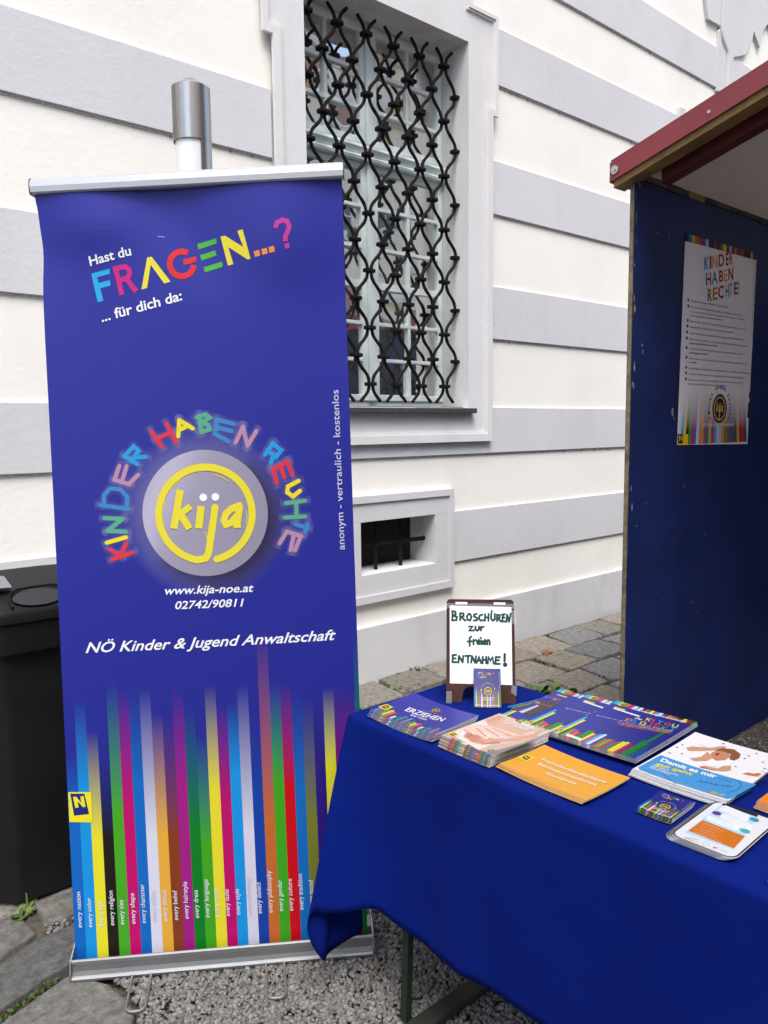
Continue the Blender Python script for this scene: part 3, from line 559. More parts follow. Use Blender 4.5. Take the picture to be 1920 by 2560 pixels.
('BARS',[('2aa9e0',0,0.09,),('e6d83a',0.008,0.078,),('5a4a30',0.016,0.042,),('4cae3f',0.024,0.036,),('c8247f',0.032,0.036,),('e07030',0.04,0.03,),('8a2a60',0.048,0.03,),('2f8a3a',0.056,0.048,),('2f8a3a',0.064,0.051,),('e6d83a',0.072,0.042,),('c8247f',0.08,0.042,),('2aa9e0',0.088,0.048,),('d8dce8',0.096,0.051,),('2a4a90',0.104,0.042,),('b06030',0.112,0.036,),('4cae3f',0.12,0.039,),('c8102a',0.128,0.042,),('2a6ab0',0.136,0.036,),('70702a',0.144,0.042,),('e6d83a',0.152,0.045,),('d6d42e',0.16,0.048,),('b00a50',0.168,0.045,),('7a1060',0.176,0.042,),('0d7a34',0.184,0.072,),('0d7a34',0.192,0.12,),('0d5a34',0.2,0.06,),('123f9e',0.208,0.048,),('123f9e',0.216,0.036,)],0.0078,),
],
'damit': [
('P','4a98d6',2,[(0.0049,0.1139,),(0.2196,0.1155,),(0.2098,0.014,),(0.2056,0.0069,),(0.0116,0.0056,),(0.0035,0.0149,)],),
('T','Damit es mir','f6f6fa',5,(0.02,0.0821,),(0.125,0.0072,),(-0.0032,0.0187,),'bb',),
('T','gut geht','e8da3a',5,(0.0219,0.0573,),(0.0805,0.0082,),(-0.0026,0.0151,),'bb',),
('T','Was Eltern','f0f2f6',5,(0.02,0.0481,),(0.037,0.002,),(-0.0012,0.0062,),'b',),
('T','über Kinderrechte','f0f2f6',5,(0.0198,0.04,),(0.0632,0.0012,),(-0.0016,0.0063,),'b',),
('T','wissen sollten','f0f2f6',5,(0.02,0.0312,),(0.0497,0.0017,),(-0.0012,0.006,),'b',),
('S','bcd8f0',4,0.001,[(0.0525,0.0092,),(0.1525,0.0112,)],0,),
('S','1f3f78',4,0.0011,[(0.0563,0.0266,),(0.0766,0.0135,),(0.0995,0.0016,)],0,),
('S','1f3f78',4,0.0011,[(0.1233,0.0469,),(0.1406,0.0553,),(0.1654,0.06,),(0.1891,0.0715,)],0,),
('S','1f3f78',4.3,0.001,[(0.1265,0.0607,),(0.1327,0.0474,)],0,),
('S','1f3f78',4.3,0.001,[(0.1369,0.0635,),(0.143,0.0501,)],0,),
('S','1f3f78',4.3,0.001,[(0.1458,0.0654,),(0.1517,0.052,)],0,),
('S','1f3f78',4.3,0.001,[(0.1554,0.0675,),(0.1612,0.0541,)],0,),
('S','1f3f78',4.3,0.001,[(0.1707,0.0701,),(0.1762,0.0567,)],0,),
('S','1f3f78',4.3,0.001,[(0.1772,0.0751,),(0.1827,0.0616,)],0,),
('S','1f3f78',4,0.0011,[(0.1691,0.1123,),(0.1862,0.1088,),(0.1988,0.0908,),(0.2017,0.0629,),(0.1937,0.0364,)],0,),
('S','1f3f78',4,0.001,[(0.1433,0.0933,),(0.1565,0.0947,),(0.1756,0.096,)],0,),
('S','c8a040',4.2,0.001,[(0.1688,0.0259,),(0.1602,0.0205,),(0.1586,0.0119,),(0.1656,0.0066,),(0.1781,0.0131,)],0,),
('T','kija.at','d8c24a',5,(0.1688,0.0094,),(0.0272,0.0037,),(-0.0037,0.0146,),'bi',),
('P','f2f2f2',2.6,[(0.0575,0.1606,),(0.0658,0.2143,),(0.1346,0.205,),(0.1405,0.1635,),(0.1012,0.1371,),(0.0717,0.1542,)],),
('P','d09a7a',3,[(0.0257,0.1946,),(0.0316,0.2131,),(0.0663,0.2388,),(0.0801,0.2663,),(0.0906,0.2694,),(0.0848,0.2388,),(0.0581,0.2061,),(0.0386,0.1851,)],),
('P','c48a6a',3.2,[(0.0782,0.2122,),(0.0817,0.2354,),(0.1009,0.2442,),(0.1182,0.2242,),(0.1187,0.1957,),(0.1061,0.1792,),(0.0895,0.1869,)],),
('P','8a5a38',3.5,[(0.0785,0.232,),(0.0849,0.255,),(0.1077,0.2675,),(0.1299,0.2517,),(0.1365,0.2285,),(0.1336,0.2075,),(0.1228,0.2071,),(0.1139,0.2348,),(0.0962,0.2391,)],),
('P','d09a7a',3.3,[(0.0585,0.1475,),(0.0722,0.1761,),(0.0697,0.2108,),(0.0828,0.2019,),(0.0932,0.1835,),(0.0907,0.1599,),(0.0706,0.1428,)],),
('P','d09a7a',3.4,[(0.1277,0.1638,),(0.1405,0.1767,),(0.1499,0.1505,),(0.1429,0.1373,),(0.1183,0.1224,),(0.0932,0.1226,),(0.0983,0.1342,),(0.1261,0.1427,)],),
('P','a03a30',3.9,[(0.0866,0.2135,),(0.091,0.2243,),(0.0966,0.2165,),(0.0927,0.2049,)],),
('P','c0503a',3.8,[(0.0907,0.1234,),(0.1013,0.1276,),(0.1149,0.1253,),(0.0991,0.119,)],),
('P','d87a40',3,[(0.1739,0.1523,),(0.1828,0.1671,),(0.1913,0.1661,),(0.1997,0.1774,),(0.2074,0.1756,),(0.2044,0.1576,),(0.1885,0.1513,)],),
('P','7a6a70',2.4,[(0.1435,0.2351,),(0.1464,0.2395,),(0.1489,0.2356,),(0.147,0.2306,)],),
('P','7a6a70',2.4,[(0.181,0.2411,),(0.1839,0.2455,),(0.1863,0.2416,),(0.1843,0.2366,)],),
('P','7a6a70',2.4,[(0.0732,0.2816,),(0.0759,0.2864,),(0.079,0.282,),(0.0772,0.2766,)],),
('P','7a6a70',2.4,[(0.0075,0.1819,),(0.0099,0.1861,),(0.0131,0.1824,),(0.0116,0.1777,)],),
('P','7a6a70',2.4,[(0.0117,0.1406,),(0.014,0.1445,),(0.017,0.1411,),(0.0156,0.1367,)],),
('P','7a6a70',2.4,[(0.0316,0.158,),(0.034,0.1621,),(0.0369,0.1585,),(0.0354,0.154,)],),
('P','7a6a70',2.4,[(0.1517,0.2779,),(0.1546,0.2825,),(0.1573,0.2783,),(0.1552,0.273,)],),
('P','7a6a70',2.4,[(0.197,0.2092,),(0.1998,0.2134,),(0.2021,0.2097,),(0.2,0.205,)],),
('P','7a6a70',2.4,[(0.1466,0.1788,),(0.1493,0.1829,),(0.1517,0.1793,),(0.1499,0.1748,)],),
('P','7a6a70',2.4,[(0.0097,0.2044,),(0.0122,0.2088,),(0.0153,0.2049,),(0.0139,0.2,)],),
('P','7a6a70',2.4,[(0.1442,0.2545,),(0.1471,0.2591,),(0.1497,0.2549,),(0.1477,0.2499,)],),
('S','3a3c50',2.5,0.001,[(0.1988,0.1923,),(0.2251,0.1805,)],0,),
('S','3a3c50',2.5,0.001,[(0.2059,0.1591,),(0.2247,0.1594,)],0,),
('S','3a3c50',2.5,0.001,[(0.0387,0.2374,),(0.0544,0.234,)],0,),
('S','3a3c50',2.5,0.001,[(0.0062,0.1391,),(0.0157,0.1382,)],0,),
('S','3a3c50',2.5,0.001,[(0.1995,0.2091,),(0.2106,0.2071,)],0,),
],
'phone': [
('P','2a2c38',3,[(0.0169,0.1831,),(0.0177,0.1923,),(0.0822,0.2026,),(0.0873,0.1843,)],),
('P','b8dcf2',2.6,[(0.0167,0.1821,),(0.088,0.1828,),(0.1061,0.0349,),(0.0168,0.0286,)],),
('P','f0f4f8',3.2,[(0.0213,0.1798,),(0.0239,0.1864,),(0.0715,0.1817,),(0.0752,0.1767,),(0.08,0.1527,),(0.0757,0.1505,),(0.023,0.1572,)],),
('P','f0f4f8',3.2,[(0.035,0.1438,),(0.0385,0.1518,),(0.0938,0.1467,),(0.1001,0.1281,),(0.0978,0.1185,),(0.0395,0.1276,)],),
('P','f0f4f8',3.4,[(0.0189,0.1235,),(0.0794,0.1221,),(0.0832,0.1023,),(0.0213,0.1044,)],),
('P','d07420',3.2,[(0.0193,0.0966,),(0.1014,0.0936,),(0.105,0.0372,),(0.0188,0.0373,)],),
('S','8a90a0',3.8,0.0006,[(0.0232,0.1758,),(0.0696,0.1746,)],0,),
('S','8a90a0',3.8,0.0006,[(0.0239,0.1686,),(0.0694,0.1665,)],0,),
('S','8a90a0',3.8,0.0006,[(0.0246,0.1613,),(0.0692,0.1583,)],0,),
('S','8a90a0',3.8,0.0006,[(0.0253,0.154,),(0.069,0.15,)],0,),
('S','8a90a0',3.8,0.0006,[(0.0399,0.1441,),(0.0884,0.141,)],0,),
('S','8a90a0',3.8,0.0006,[(0.0406,0.137,),(0.0891,0.1339,)],0,),
('S','8a90a0',3.8,0.0006,[(0.0413,0.1298,),(0.0898,0.1267,)],0,),
('S','8a90a0',3.8,0.0006,[(0.0245,0.1195,),(0.0721,0.1167,)],0,),
('S','8a90a0',3.8,0.0006,[(0.0249,0.1124,),(0.0726,0.1095,)],0,),
('S','f6e6d6',3.8,0.0008,[(0.0235,0.0872,),(0.067,0.0854,)],0,),
('S','f6e6d6',3.8,0.0006,[(0.0264,0.0753,),(0.0656,0.074,)],0,),
('S','f6e6d6',3.8,0.0006,[(0.0281,0.0644,),(0.0597,0.0636,)],0,),
('S','f6e6d6',3.8,0.0006,[(0.0279,0.054,),(0.0675,0.0531,)],0,),
('S','f6e6d6',3.8,0.0006,[(0.0277,0.0434,),(0.08,0.0426,)],0,),
('C','6a3a8a',3.9,(0.0262,0.1421,),0.0085,),
('C','3a9ab0',3.9,(0.0875,0.1692,),0.0085,),
('C','4ab0b0',3.9,(0.0933,0.1135,),0.0085,),
('S','b8bcc4',3.5,0.0008,[(0.0573,0.0131,),(0.0594,0.0227,),(0.0672,0.0212,),(0.0678,0.011,),(0.062,0.0078,),(0.0573,0.0131,)],0,),
('S','5a606a',3.5,0.0011,[(0.024,0.0098,),(0.0461,0.02,)],0,),
('S','5a606a',3.5,0.0008,[(0.0287,0.0069,),(0.0514,0.0116,)],0,),
('T','A1','8a3030',4,(0.0782,0.0109,),(0.007,0.0017,),(-0.0018,0.0073,),'b',),
('S','5a606a',3.5,0.0008,[(0.0913,0.0146,),(0.1025,0.0167,)],0,),
],
'sign': [
('QUAD',[(0.0103,0.0523,),(0.1865,0.051,),(0.1869,0.2714,),(0.0092,0.2744,)],),
('S','123a33',5.1,0.0046,[(0.0178,0.2583,),(0.0172,0.2325,)],0,),
('S','123a33',5.2,0.0046,[(0.0164,0.2583,),(0.0261,0.2568,),(0.0272,0.2494,),(0.0183,0.2455,)],0,),
('S','123a33',5.3,0.0046,[(0.0183,0.2455,),(0.0306,0.2416,),(0.0294,0.2327,),(0.0165,0.2314,)],0,),
('S','123a33',5.4,0.0046,[(0.0395,0.2529,),(0.0401,0.2324,)],0,),
('S','123a33',5,0.0046,[(0.0395,0.2525,),(0.0495,0.2519,),(0.05,0.2446,),(0.0406,0.2413,)],0,),
('S','123a33',5.1,0.0046,[(0.0439,0.2418,),(0.0544,0.2312,)],0,),
('S','123a33',5.2,0.0046,[(0.0651,0.2515,),(0.0595,0.2442,),(0.0606,0.2342,),(0.0684,0.2321,),(0.0722,0.2399,),(0.07,0.2493,),(0.0651,0.2515,)],0,),
('S','123a33',5.3,0.0046,[(0.0874,0.2513,),(0.0803,0.249,),(0.0796,0.244,),(0.0895,0.239,),(0.0884,0.233,),(0.0795,0.2322,)],0,),
('S','123a33',5.4,0.0046,[(0.104,0.2493,),(0.0963,0.2469,),(0.094,0.238,),(0.0984,0.2323,),(0.1061,0.2332,)],0,),
('S','123a33',5,0.0046,[(0.1118,0.2505,),(0.1112,0.232,)],0,),
('S','123a33',5.1,0.0046,[(0.1218,0.2517,),(0.1212,0.2317,)],0,),
('S','123a33',5.2,0.0046,[(0.1117,0.2409,),(0.1213,0.2417,)],0,),
('S','123a33',5.3,0.0046,[(0.1296,0.2529,),(0.129,0.2384,),(0.1338,0.2323,),(0.1394,0.2363,),(0.1395,0.2519,)],0,),
('S','123a33',5.4,0.0046,[(0.1308,0.2603,),(0.1312,0.2581,)],0,),
('S','123a33',5,0.0046,[(0.1461,0.2498,),(0.1459,0.2309,)],0,),
('S','123a33',5.1,0.0046,[(0.1461,0.2493,),(0.1539,0.2481,),(0.1533,0.2414,),(0.1467,0.2398,)],0,),
('S','123a33',5.2,0.0046,[(0.1489,0.2398,),(0.1559,0.231,)],0,),
('S','123a33',5.3,0.0046,[(0.1638,0.25,),(0.1603,0.2299,)],0,),
('S','123a33',5.4,0.0046,[(0.1594,0.2499,),(0.1683,0.2511,)],0,),
('S','123a33',5,0.0046,[(0.1608,0.2411,),(0.167,0.2416,)],0,),
('S','123a33',5.1,0.0046,[(0.1592,0.2304,),(0.168,0.2305,)],0,),
('S','123a33',5.2,0.0046,[(0.1724,0.229,),(0.1749,0.2501,)],0,),
('S','123a33',5.3,0.0046,[(0.1749,0.2501,),(0.1801,0.2298,)],0,),
('S','123a33',5.4,0.0046,[(0.1801,0.2298,),(0.1853,0.2536,)],0,),
('S','123a33',5,0.0046,[(0.0655,0.2143,),(0.075,0.2144,),(0.0661,0.2032,),(0.0794,0.2034,)],0,),
('S','123a33',5.1,0.0046,[(0.0839,0.2145,),(0.0838,0.2068,),(0.0894,0.2029,),(0.0938,0.2069,),(0.0938,0.2147,)],0,),
('S','123a33',5.2,0.0046,[(0.0994,0.2141,),(0.0997,0.2037,)],0,),
('S','123a33',5.3,0.0046,[(0.0998,0.2114,),(0.1076,0.2148,)],0,),
('S','123a33',5.4,0.0046,[(0.0716,0.1856,),(0.0672,0.1822,),(0.0671,0.1591,)],0,),
('S','123a33',5,0.0046,[(0.0609,0.1716,),(0.0726,0.1724,)],0,),
('S','123a33',5.1,0.0046,[(0.0782,0.1769,),(0.0781,0.1637,)],0,),
('S','123a33',5.2,0.0046,[(0.0782,0.1736,),(0.0852,0.1763,)],0,),
('S','123a33',5.3,0.0046,[(0.0881,0.1704,),(0.0969,0.1717,),(0.0932,0.1765,),(0.0887,0.1716,),(0.0903,0.165,),(0.0969,0.1655,)],0,),
('S','123a33',5.4,0.0046,[(0.1013,0.175,),(0.1019,0.1647,)],0,),
('S','123a33',5,0.0046,[(0.0981,0.1827,),(0.0994,0.1814,)],0,),
('S','123a33',5.1,0.0046,[(0.1057,0.1707,),(0.113,0.1719,),(0.1101,0.1763,),(0.1064,0.1718,),(0.1079,0.1648,),(0.1134,0.1654,)],0,),
('S','123a33',5.2,0.0046,[(0.1168,0.1764,),(0.1173,0.1643,)],0,),
('S','123a33',5.3,0.0046,[(0.1174,0.1731,),(0.1218,0.1765,),(0.1244,0.1721,),(0.1243,0.1638,)],0,),
('S','123a33',5.4,0.0046,[(0.0189,0.1321,),(0.0181,0.1124,)],0,),
('S','123a33',5,0.0046,[(0.0181,0.1321,),(0.0284,0.1333,)],0,),
('S','123a33',5.1,0.0046,[(0.0185,0.1227,),(0.0269,0.1228,)],0,),
('S','123a33',5.2,0.0046,[(0.0181,0.1124,),(0.0296,0.1126,)],0,),
('S','123a33',5.3,0.0046,[(0.0351,0.1116,),(0.0362,0.1302,)],0,),
('S','123a33',5.4,0.0046,[(0.0362,0.1302,),(0.0472,0.1123,)],0,),
('S','123a33',5,0.0046,[(0.0472,0.1123,),(0.0489,0.1304,)],0,),
('S','123a33',5.1,0.0046,[(0.0549,0.1305,),(0.0692,0.1314,)],0,),
('S','123a33',5.2,0.0046,[(0.0622,0.1306,),(0.0621,0.1121,)],0,),
('S','123a33',5.3,0.0046,[(0.0713,0.1123,),(0.0736,0.1302,)],0,),
('S','123a33',5.4,0.0046,[(0.0736,0.1302,),(0.0823,0.1121,)],0,),
('S','123a33',5,0.0046,[(0.0823,0.1121,),(0.085,0.1299,)],0,),
('S','123a33',5.1,0.0046,[(0.0867,0.1115,),(0.0933,0.129,),(0.0998,0.1111,)],0,),
('S','123a33',5.2,0.0046,[(0.0893,0.118,),(0.0977,0.1182,)],0,),
('S','123a33',5.3,0.0046,[(0.1043,0.1292,),(0.1037,0.1107,)],0,),
('S','123a33',5.4,0.0046,[(0.1142,0.1293,),(0.114,0.1109,)],0,),
('S','123a33',5,0.0046,[(0.1043,0.1205,),(0.1141,0.1207,)],0,),
('S','123a33',5.1,0.0046,[(0.1184,0.1105,),(0.1207,0.1284,),(0.1261,0.1176,),(0.1317,0.1286,),(0.1348,0.1102,)],0,),
('S','123a33',5.2,0.0046,[(0.1415,0.1287,),(0.1396,0.1096,)],0,),
('S','123a33',5.3,0.0046,[(0.1404,0.1287,),(0.1529,0.1289,)],0,),
('S','123a33',5.4,0.0046,[(0.1403,0.1196,),(0.1501,0.1202,)],0,),
('S','123a33',5,0.0046,[(0.1396,0.1096,),(0.1522,0.1098,)],0,),
('S','123a33',5,0.0057,[(0.1667,0.1374,),(0.1658,0.1183,)],0,),
('C','1a2a44',5,(0.1668,0.1075,),0.0064,),
],
'poster': [
('QUAD',[(3.1265,1.4601,),(3.7817,1.4486,),(3.8042,2.3075,),(3.1442,2.3003,)],),
('P','10131f',2,[(3.146,2.3019,),(3.1738,2.302,),(3.172,2.3319,),(3.1442,2.3318,)],),
('P','1a6ab0',2,[(3.1738,2.302,),(3.2002,2.3021,),(3.1984,2.332,),(3.172,2.3319,)],),
('P','e0a020',2,[(3.2002,2.3021,),(3.2237,2.3022,),(3.2219,2.3321,),(3.1984,2.332,)],),
('P','c8501a',2,[(3.2237,2.3022,),(3.2453,2.3023,),(3.2434,2.3322,),(3.2219,2.3321,)],),
('P','2a7a2a',2,[(3.2453,2.3023,),(3.2656,2.3023,),(3.2637,2.3323,),(3.2434,2.3322,)],),
('P','b01a2a',2,[(3.2656,2.3023,),(3.2916,2.3024,),(3.2896,2.3324,),(3.2637,2.3323,)],),
('P','1a4a9a',2,[(3.2916,2.3024,),(3.3136,2.3025,),(3.3117,2.3325,),(3.2896,2.3324,)],),
('P','b8b0c0',2,[(3.3136,2.3025,),(3.341,2.3026,),(3.339,2.3327,),(3.3117,2.3325,)],),
('P','15121c',2,[(3.341,2.3026,),(3.3659,2.3027,),(3.3638,2.3328,),(3.339,2.3327,)],),
('P','15121c',2,[(3.3659,2.3027,),(3.3896,2.3028,),(3.3875,2.3329,),(3.3638,2.3328,)],),
('P','8a1030',2,[(3.3896,2.3028,),(3.4183,2.3029,),(3.4161,2.333,),(3.3875,2.3329,)],),
('P','151a14',2,[(3.4183,2.3029,),(3.44,2.303,),(3.4378,2.3331,),(3.4161,2.333,)],),
('P','1a6a20',2,[(3.44,2.303,),(3.4693,2.3031,),(3.467,2.3333,),(3.4378,2.3331,)],),
('P','d8b41a',2,[(3.4693,2.3031,),(3.5063,2.3032,),(3.504,2.3334,),(3.467,2.3333,)],),
('P','7a1020',2,[(3.5063,2.3032,),(3.5187,2.3032,),(3.5164,2.3335,),(3.504,2.3334,)],),
('P','2a3a9a',2,[(3.5187,2.3032,),(3.5327,2.3033,),(3.5304,2.3336,),(3.5164,2.3335,)],),
('P','c0b4c4',2,[(3.5327,2.3033,),(3.5539,2.3034,),(3.5516,2.3337,),(3.5304,2.3336,)],),
('P','1a1a2a',2,[(3.5539,2.3034,),(3.5742,2.3034,),(3.5719,2.3338,),(3.5516,2.3337,)],),
('P','c8501a',2,[(3.5742,2.3034,),(3.6014,2.3035,),(3.599,2.3339,),(3.5719,2.3338,)],),
('P','2a4a1a',2,[(3.6014,2.3035,),(3.6308,2.3036,),(3.6284,2.334,),(3.599,2.3339,)],),
('P','a82a1a',2,[(3.6308,2.3036,),(3.6728,2.3038,),(3.6703,2.3342,),(3.6284,2.334,)],),
('P','201a1a',2,[(3.6728,2.3038,),(3.7047,2.3039,),(3.7021,2.3344,),(3.6703,2.3342,)],),
('P','12201a',2,[(3.7047,2.3039,),(3.7423,2.304,),(3.7397,2.3345,),(3.7021,2.3344,)],),
('P','d89a1a',2,[(3.7423,2.304,),(3.7641,2.3041,),(3.7614,2.3346,),(3.7397,2.3345,)],),
('P','5a1020',2,[(3.7641,2.3041,),(3.7832,2.3042,),(3.7806,2.3347,),(3.7614,2.3346,)],),
('T','K','2a80c8',4,(3.3094,2.2052,),(0.0368,0.0067,),(-0.0033,0.0505,),'b',),
('T','I','b81a2a',4,(3.3553,2.2156,),(0.015,0.0027,),(-0.0034,0.0515,),'b',),
('T','N','dca83a',4,(3.3788,2.2183,),(0.0463,0.0084,),(-0.0037,0.0529,),'b',),
('T','D','c81a2a',4,(3.4363,2.2327,),(0.0497,0.009,),(-0.0037,0.0515,),'b',),
('T','E','2a3028',4,(3.5031,2.246,),(0.0221,0.004,),(-0.004,0.0531,),'b',),
('T','R','c8302a',4,(3.5335,2.2536,),(0.0314,0.0057,),(-0.004,0.0524,),'b',),
('T','H','8a1a3a',4,(3.3285,2.1406,),(0.0432,0.0073,),(-0.0034,0.052,),'b',),
('T','A','2a80c8',4,(3.381,2.1518,),(0.0522,0.0088,),(-0.0036,0.0513,),'b',),
('T','B','c01a2a',4,(3.4448,2.1677,),(0.0363,0.0062,),(-0.0034,0.0485,),'b',),
('T','E','dcb83a',4,(3.4909,2.175,),(0.032,0.0054,),(-0.0037,0.0512,),'b',),
('T','N','b01a2a',4,(3.5301,2.185,),(0.0425,0.0073,),(-0.0039,0.0516,),'b',),
('T','R','3a7a2a',4,(3.3483,2.0753,),(0.0375,0.0058,),(-0.0035,0.0525,),'b',),
('T','E','d86a2a',4,(3.3936,2.0863,),(0.0419,0.0066,),(-0.0036,0.0518,),'b',),
('T','C','a01a3a',4,(3.4402,2.0964,),(0.0534,0.0084,),(-0.0038,0.0533,),'b',),
('T','H','2a80c8',4,(3.5108,2.1078,),(0.0298,0.0046,),(-0.004,0.0539,),'b',),
('T','T','d08a2a',4,(3.5426,2.1201,),(0.0301,0.0048,),(-0.0039,0.0508,),'b',),
('T','E','7a1a3a',4,(3.5878,2.1281,),(0.0332,0.0052,),(-0.004,0.0523,),'b',),
('T','!','dcb06a',4,(3.6245,2.1352,),(0.0144,0.0023,),(-0.0044,0.055,),'b',),
('T','Alle Kinder auf der ganzen Welt haben die gleichen Rechte.','2a2630',3,(3.2038,2.06,),(0.3394,0.0035,),(0.0016,0.0085,),'',),
('C','181420',3,(3.1823,2.0653,),0.0068,),
('T','Kein Kind darf benachteiligt werden. Egal, ob das Mädchen oder Buben sind,','2a2630',3,(3.2053,2.0356,),(0.4698,0.0023,),(0.0016,0.0085,),'',),
('C','181420',3,(3.1838,2.041,),0.0068,),
('T','ob es aus Österreich oder irgendeinem anderen Land kommt, ob es behindert ist','2a2630',3,(3.2043,2.0171,),(0.5105,0.0038,),(0.0016,0.0085,),'',),
('T','und ob es eine helle oder dunkle Hautfarbe hat.','2a2630',3,(3.2032,1.9997,),(0.2847,0.0037,),(0.0016,0.0086,),'',),
('T','Kinder haben das Recht, von allen Menschen liebevoll behandelt zu werden.','2a2630',3,(3.2046,1.9762,),(0.5202,0.002,),(0.0016,0.0085,),'',),
('C','181420',3,(3.1831,1.9819,),0.0068,),
('T','Niemand darf ein Kind schlagen oder irgendwie misshandeln.','2a2630',3,(3.2028,1.9524,),(0.3914,0.0026,),(0.0016,0.0085,),'',),
('C','181420',3,(3.1813,1.9582,),0.0068,),
('T','Kinder haben das Recht darauf, dass sie genug zum Essen bekommen.','2a2630',3,(3.2012,1.927,),(0.5019,0.0023,),(0.0016,0.0085,),'',),
('C','181420',3,(3.1796,1.9329,),0.0068,),
('T','Kinder haben das Recht, so gesund wie möglich zu leben und von einem Arzt','2a2630',3,(3.1995,1.9021,),(0.5512,-0.0008,),(0.0016,0.0086,),'',),
('C','181420',3,(3.1779,1.9081,),0.0068,),
('T','und von ihren Eltern versorgt zu werden.','2a2630',3,(3.2005,1.8847,),(0.2487,0.0025,),(0.0016,0.0086,),'',),
('T','Kinder haben das Recht, zu lernen und eine Schule zu besuchen, die ihren','2a2630',3,(3.2018,1.8626,),(0.4939,0.0008,),(0.0016,0.0086,),'',),
('C','181420',3,(3.1802,1.8688,),0.0068,),
('T','und Fähigkeiten entspricht.','2a2630',3,(3.2029,1.8452,),(0.1683,0.0015,),(0.0016,0.0086,),'',),
('T','Kinder haben das Recht auf Freizeit, sich auszuruhen und alleine zu sein','2a2630',3,(3.2021,1.8218,),(0.5424,-0.0017,),(0.0017,0.0086,),'',),
('C','181420',3,(3.1805,1.8282,),0.0068,),
('T','zu spielen.','2a2630',3,(3.2031,1.8054,),(0.0648,0.0007,),(0.0016,0.0086,),'',),
('T','Kinder haben das Recht, alles zu erfahren, was sie betrifft, und ihre Meinung','2a2630',3,(3.2025,1.7804,),(0.5716,-0.0016,),(0.0016,0.0086,),'',),
('C','181420',3,(3.1808,1.787,),0.0068,),
('T','Sie haben das Recht, dass ihnen zugehört wird und dass ihre Meinung zählt.','2a2630',3,(3.2028,1.7564,),(0.5082,-0.002,),(0.0017,0.0086,),'',),
('C','181420',3,(3.1812,1.7631,),0.0068,),
('T','Kinder haben das Recht, bei ihren Eltern zu leben. Wenn die Eltern getrennt','2a2630',3,(3.2022,1.7313,),(0.5017,0,),(0.0016,0.0086,),'',),
('C','181420',3,(3.1805,1.7381,),0.0068,),
('T','leben, haben Kinder das Recht, beide Eltern zu treffen.','2a2630',3,(3.2011,1.7137,),(0.3441,0.0003,),(0.0016,0.0086,),'',),
('PSTR',[(3.1281,3.1516,'c8c8d8',),(3.1494,3.1712,'2a9ad8',),(3.1709,3.1909,'e0b41a',),(3.1925,3.2107,'1d1714',),(3.2144,3.2307,'3a8a24',),(3.2364,3.2509,'bb0a68',),(3.2586,3.2712,'1a62ba',),(3.281,3.2917,'c8c8d8',),(3.3037,3.3123,'d88a2c',),(3.3265,3.3331,'c89060',),(3.3495,3.3541,'a03a80',),(3.3727,3.3752,'2a7a44',),(3.3961,3.3965,'a8b070',),(3.4197,3.4179,'c02040',),(3.4435,3.4396,'3a90c8',),(3.4675,3.4614,'c0c0d0',),(3.4917,3.4834,'b0b8c8',),(3.5162,3.5055,'d8862e',),(3.5409,3.5279,'3b901e',),(3.5658,3.5504,'c3291a',),(3.5909,3.5731,'1a58a6',),(3.6162,3.596,'54582c',),(3.6418,3.6191,'5a3a58',),(3.6676,3.6424,'c6a42e',),(3.6937,3.6658,'a01030',),(3.72,3.6895,'c01030',),(3.7465,3.7134,'0d5a34',),(3.7733,3.7374,None,)],1.4597,1.7008,),
('LOGOD',(3.4898,1.6147,),0.066,),
('T','NÖ Kinder & Jugend Anwaltschaft','dcd8dc',4.5,(3.3351,1.5363,),(0.2914,0.0011,),(0.0025,0.0128,),'bi',),
('P','e0b41a',4,[(3.1281,1.4595,),(3.2131,1.4575,),(3.2125,1.5037,),(3.1286,1.506,)],),
('P','10131f',4.4,[(3.133,1.4648,),(3.173,1.4649,),(3.1728,1.5054,),(3.1266,1.505,)],),
('T','N','e0a82a',4.8,(3.1408,1.4753,),(0.0295,0.0005,),(-0.0035,0.0242,),'b',),
('P','2a2420',4,[(3.7748,1.6928,),(3.7946,1.6932,),(3.8033,1.6694,),(3.7773,1.6631,)],),
('P','2a2420',4,[(3.7722,1.6451,),(3.7947,1.6454,),(3.7915,1.5735,),(3.765,1.5735,)],),
('T','Kinder- & Jugendanwaltschaft','6a6468',3,(3.7869,2.0148,),(0.0046,0.2819,),(-0.0104,-0.0008,),'',),
],
}
# ------------------------------------------------------------------ ground
M_SOIL = mat('joint_soil', (.07, .06, .045), .95, var=.4, vscale=30, bump=.01, bscale=60)
M_COBBLE = attr_mat('cobble_stone', .88, .006, 30, .5, 34, .15, .003, 210)
M_GRAVEL = attr_mat('gravel_stone', .8, .001, 200, .25, 90, .3)
M_LEAF = attr_mat('weed_leaf', .55, 0, 1, .3, 40, .3)

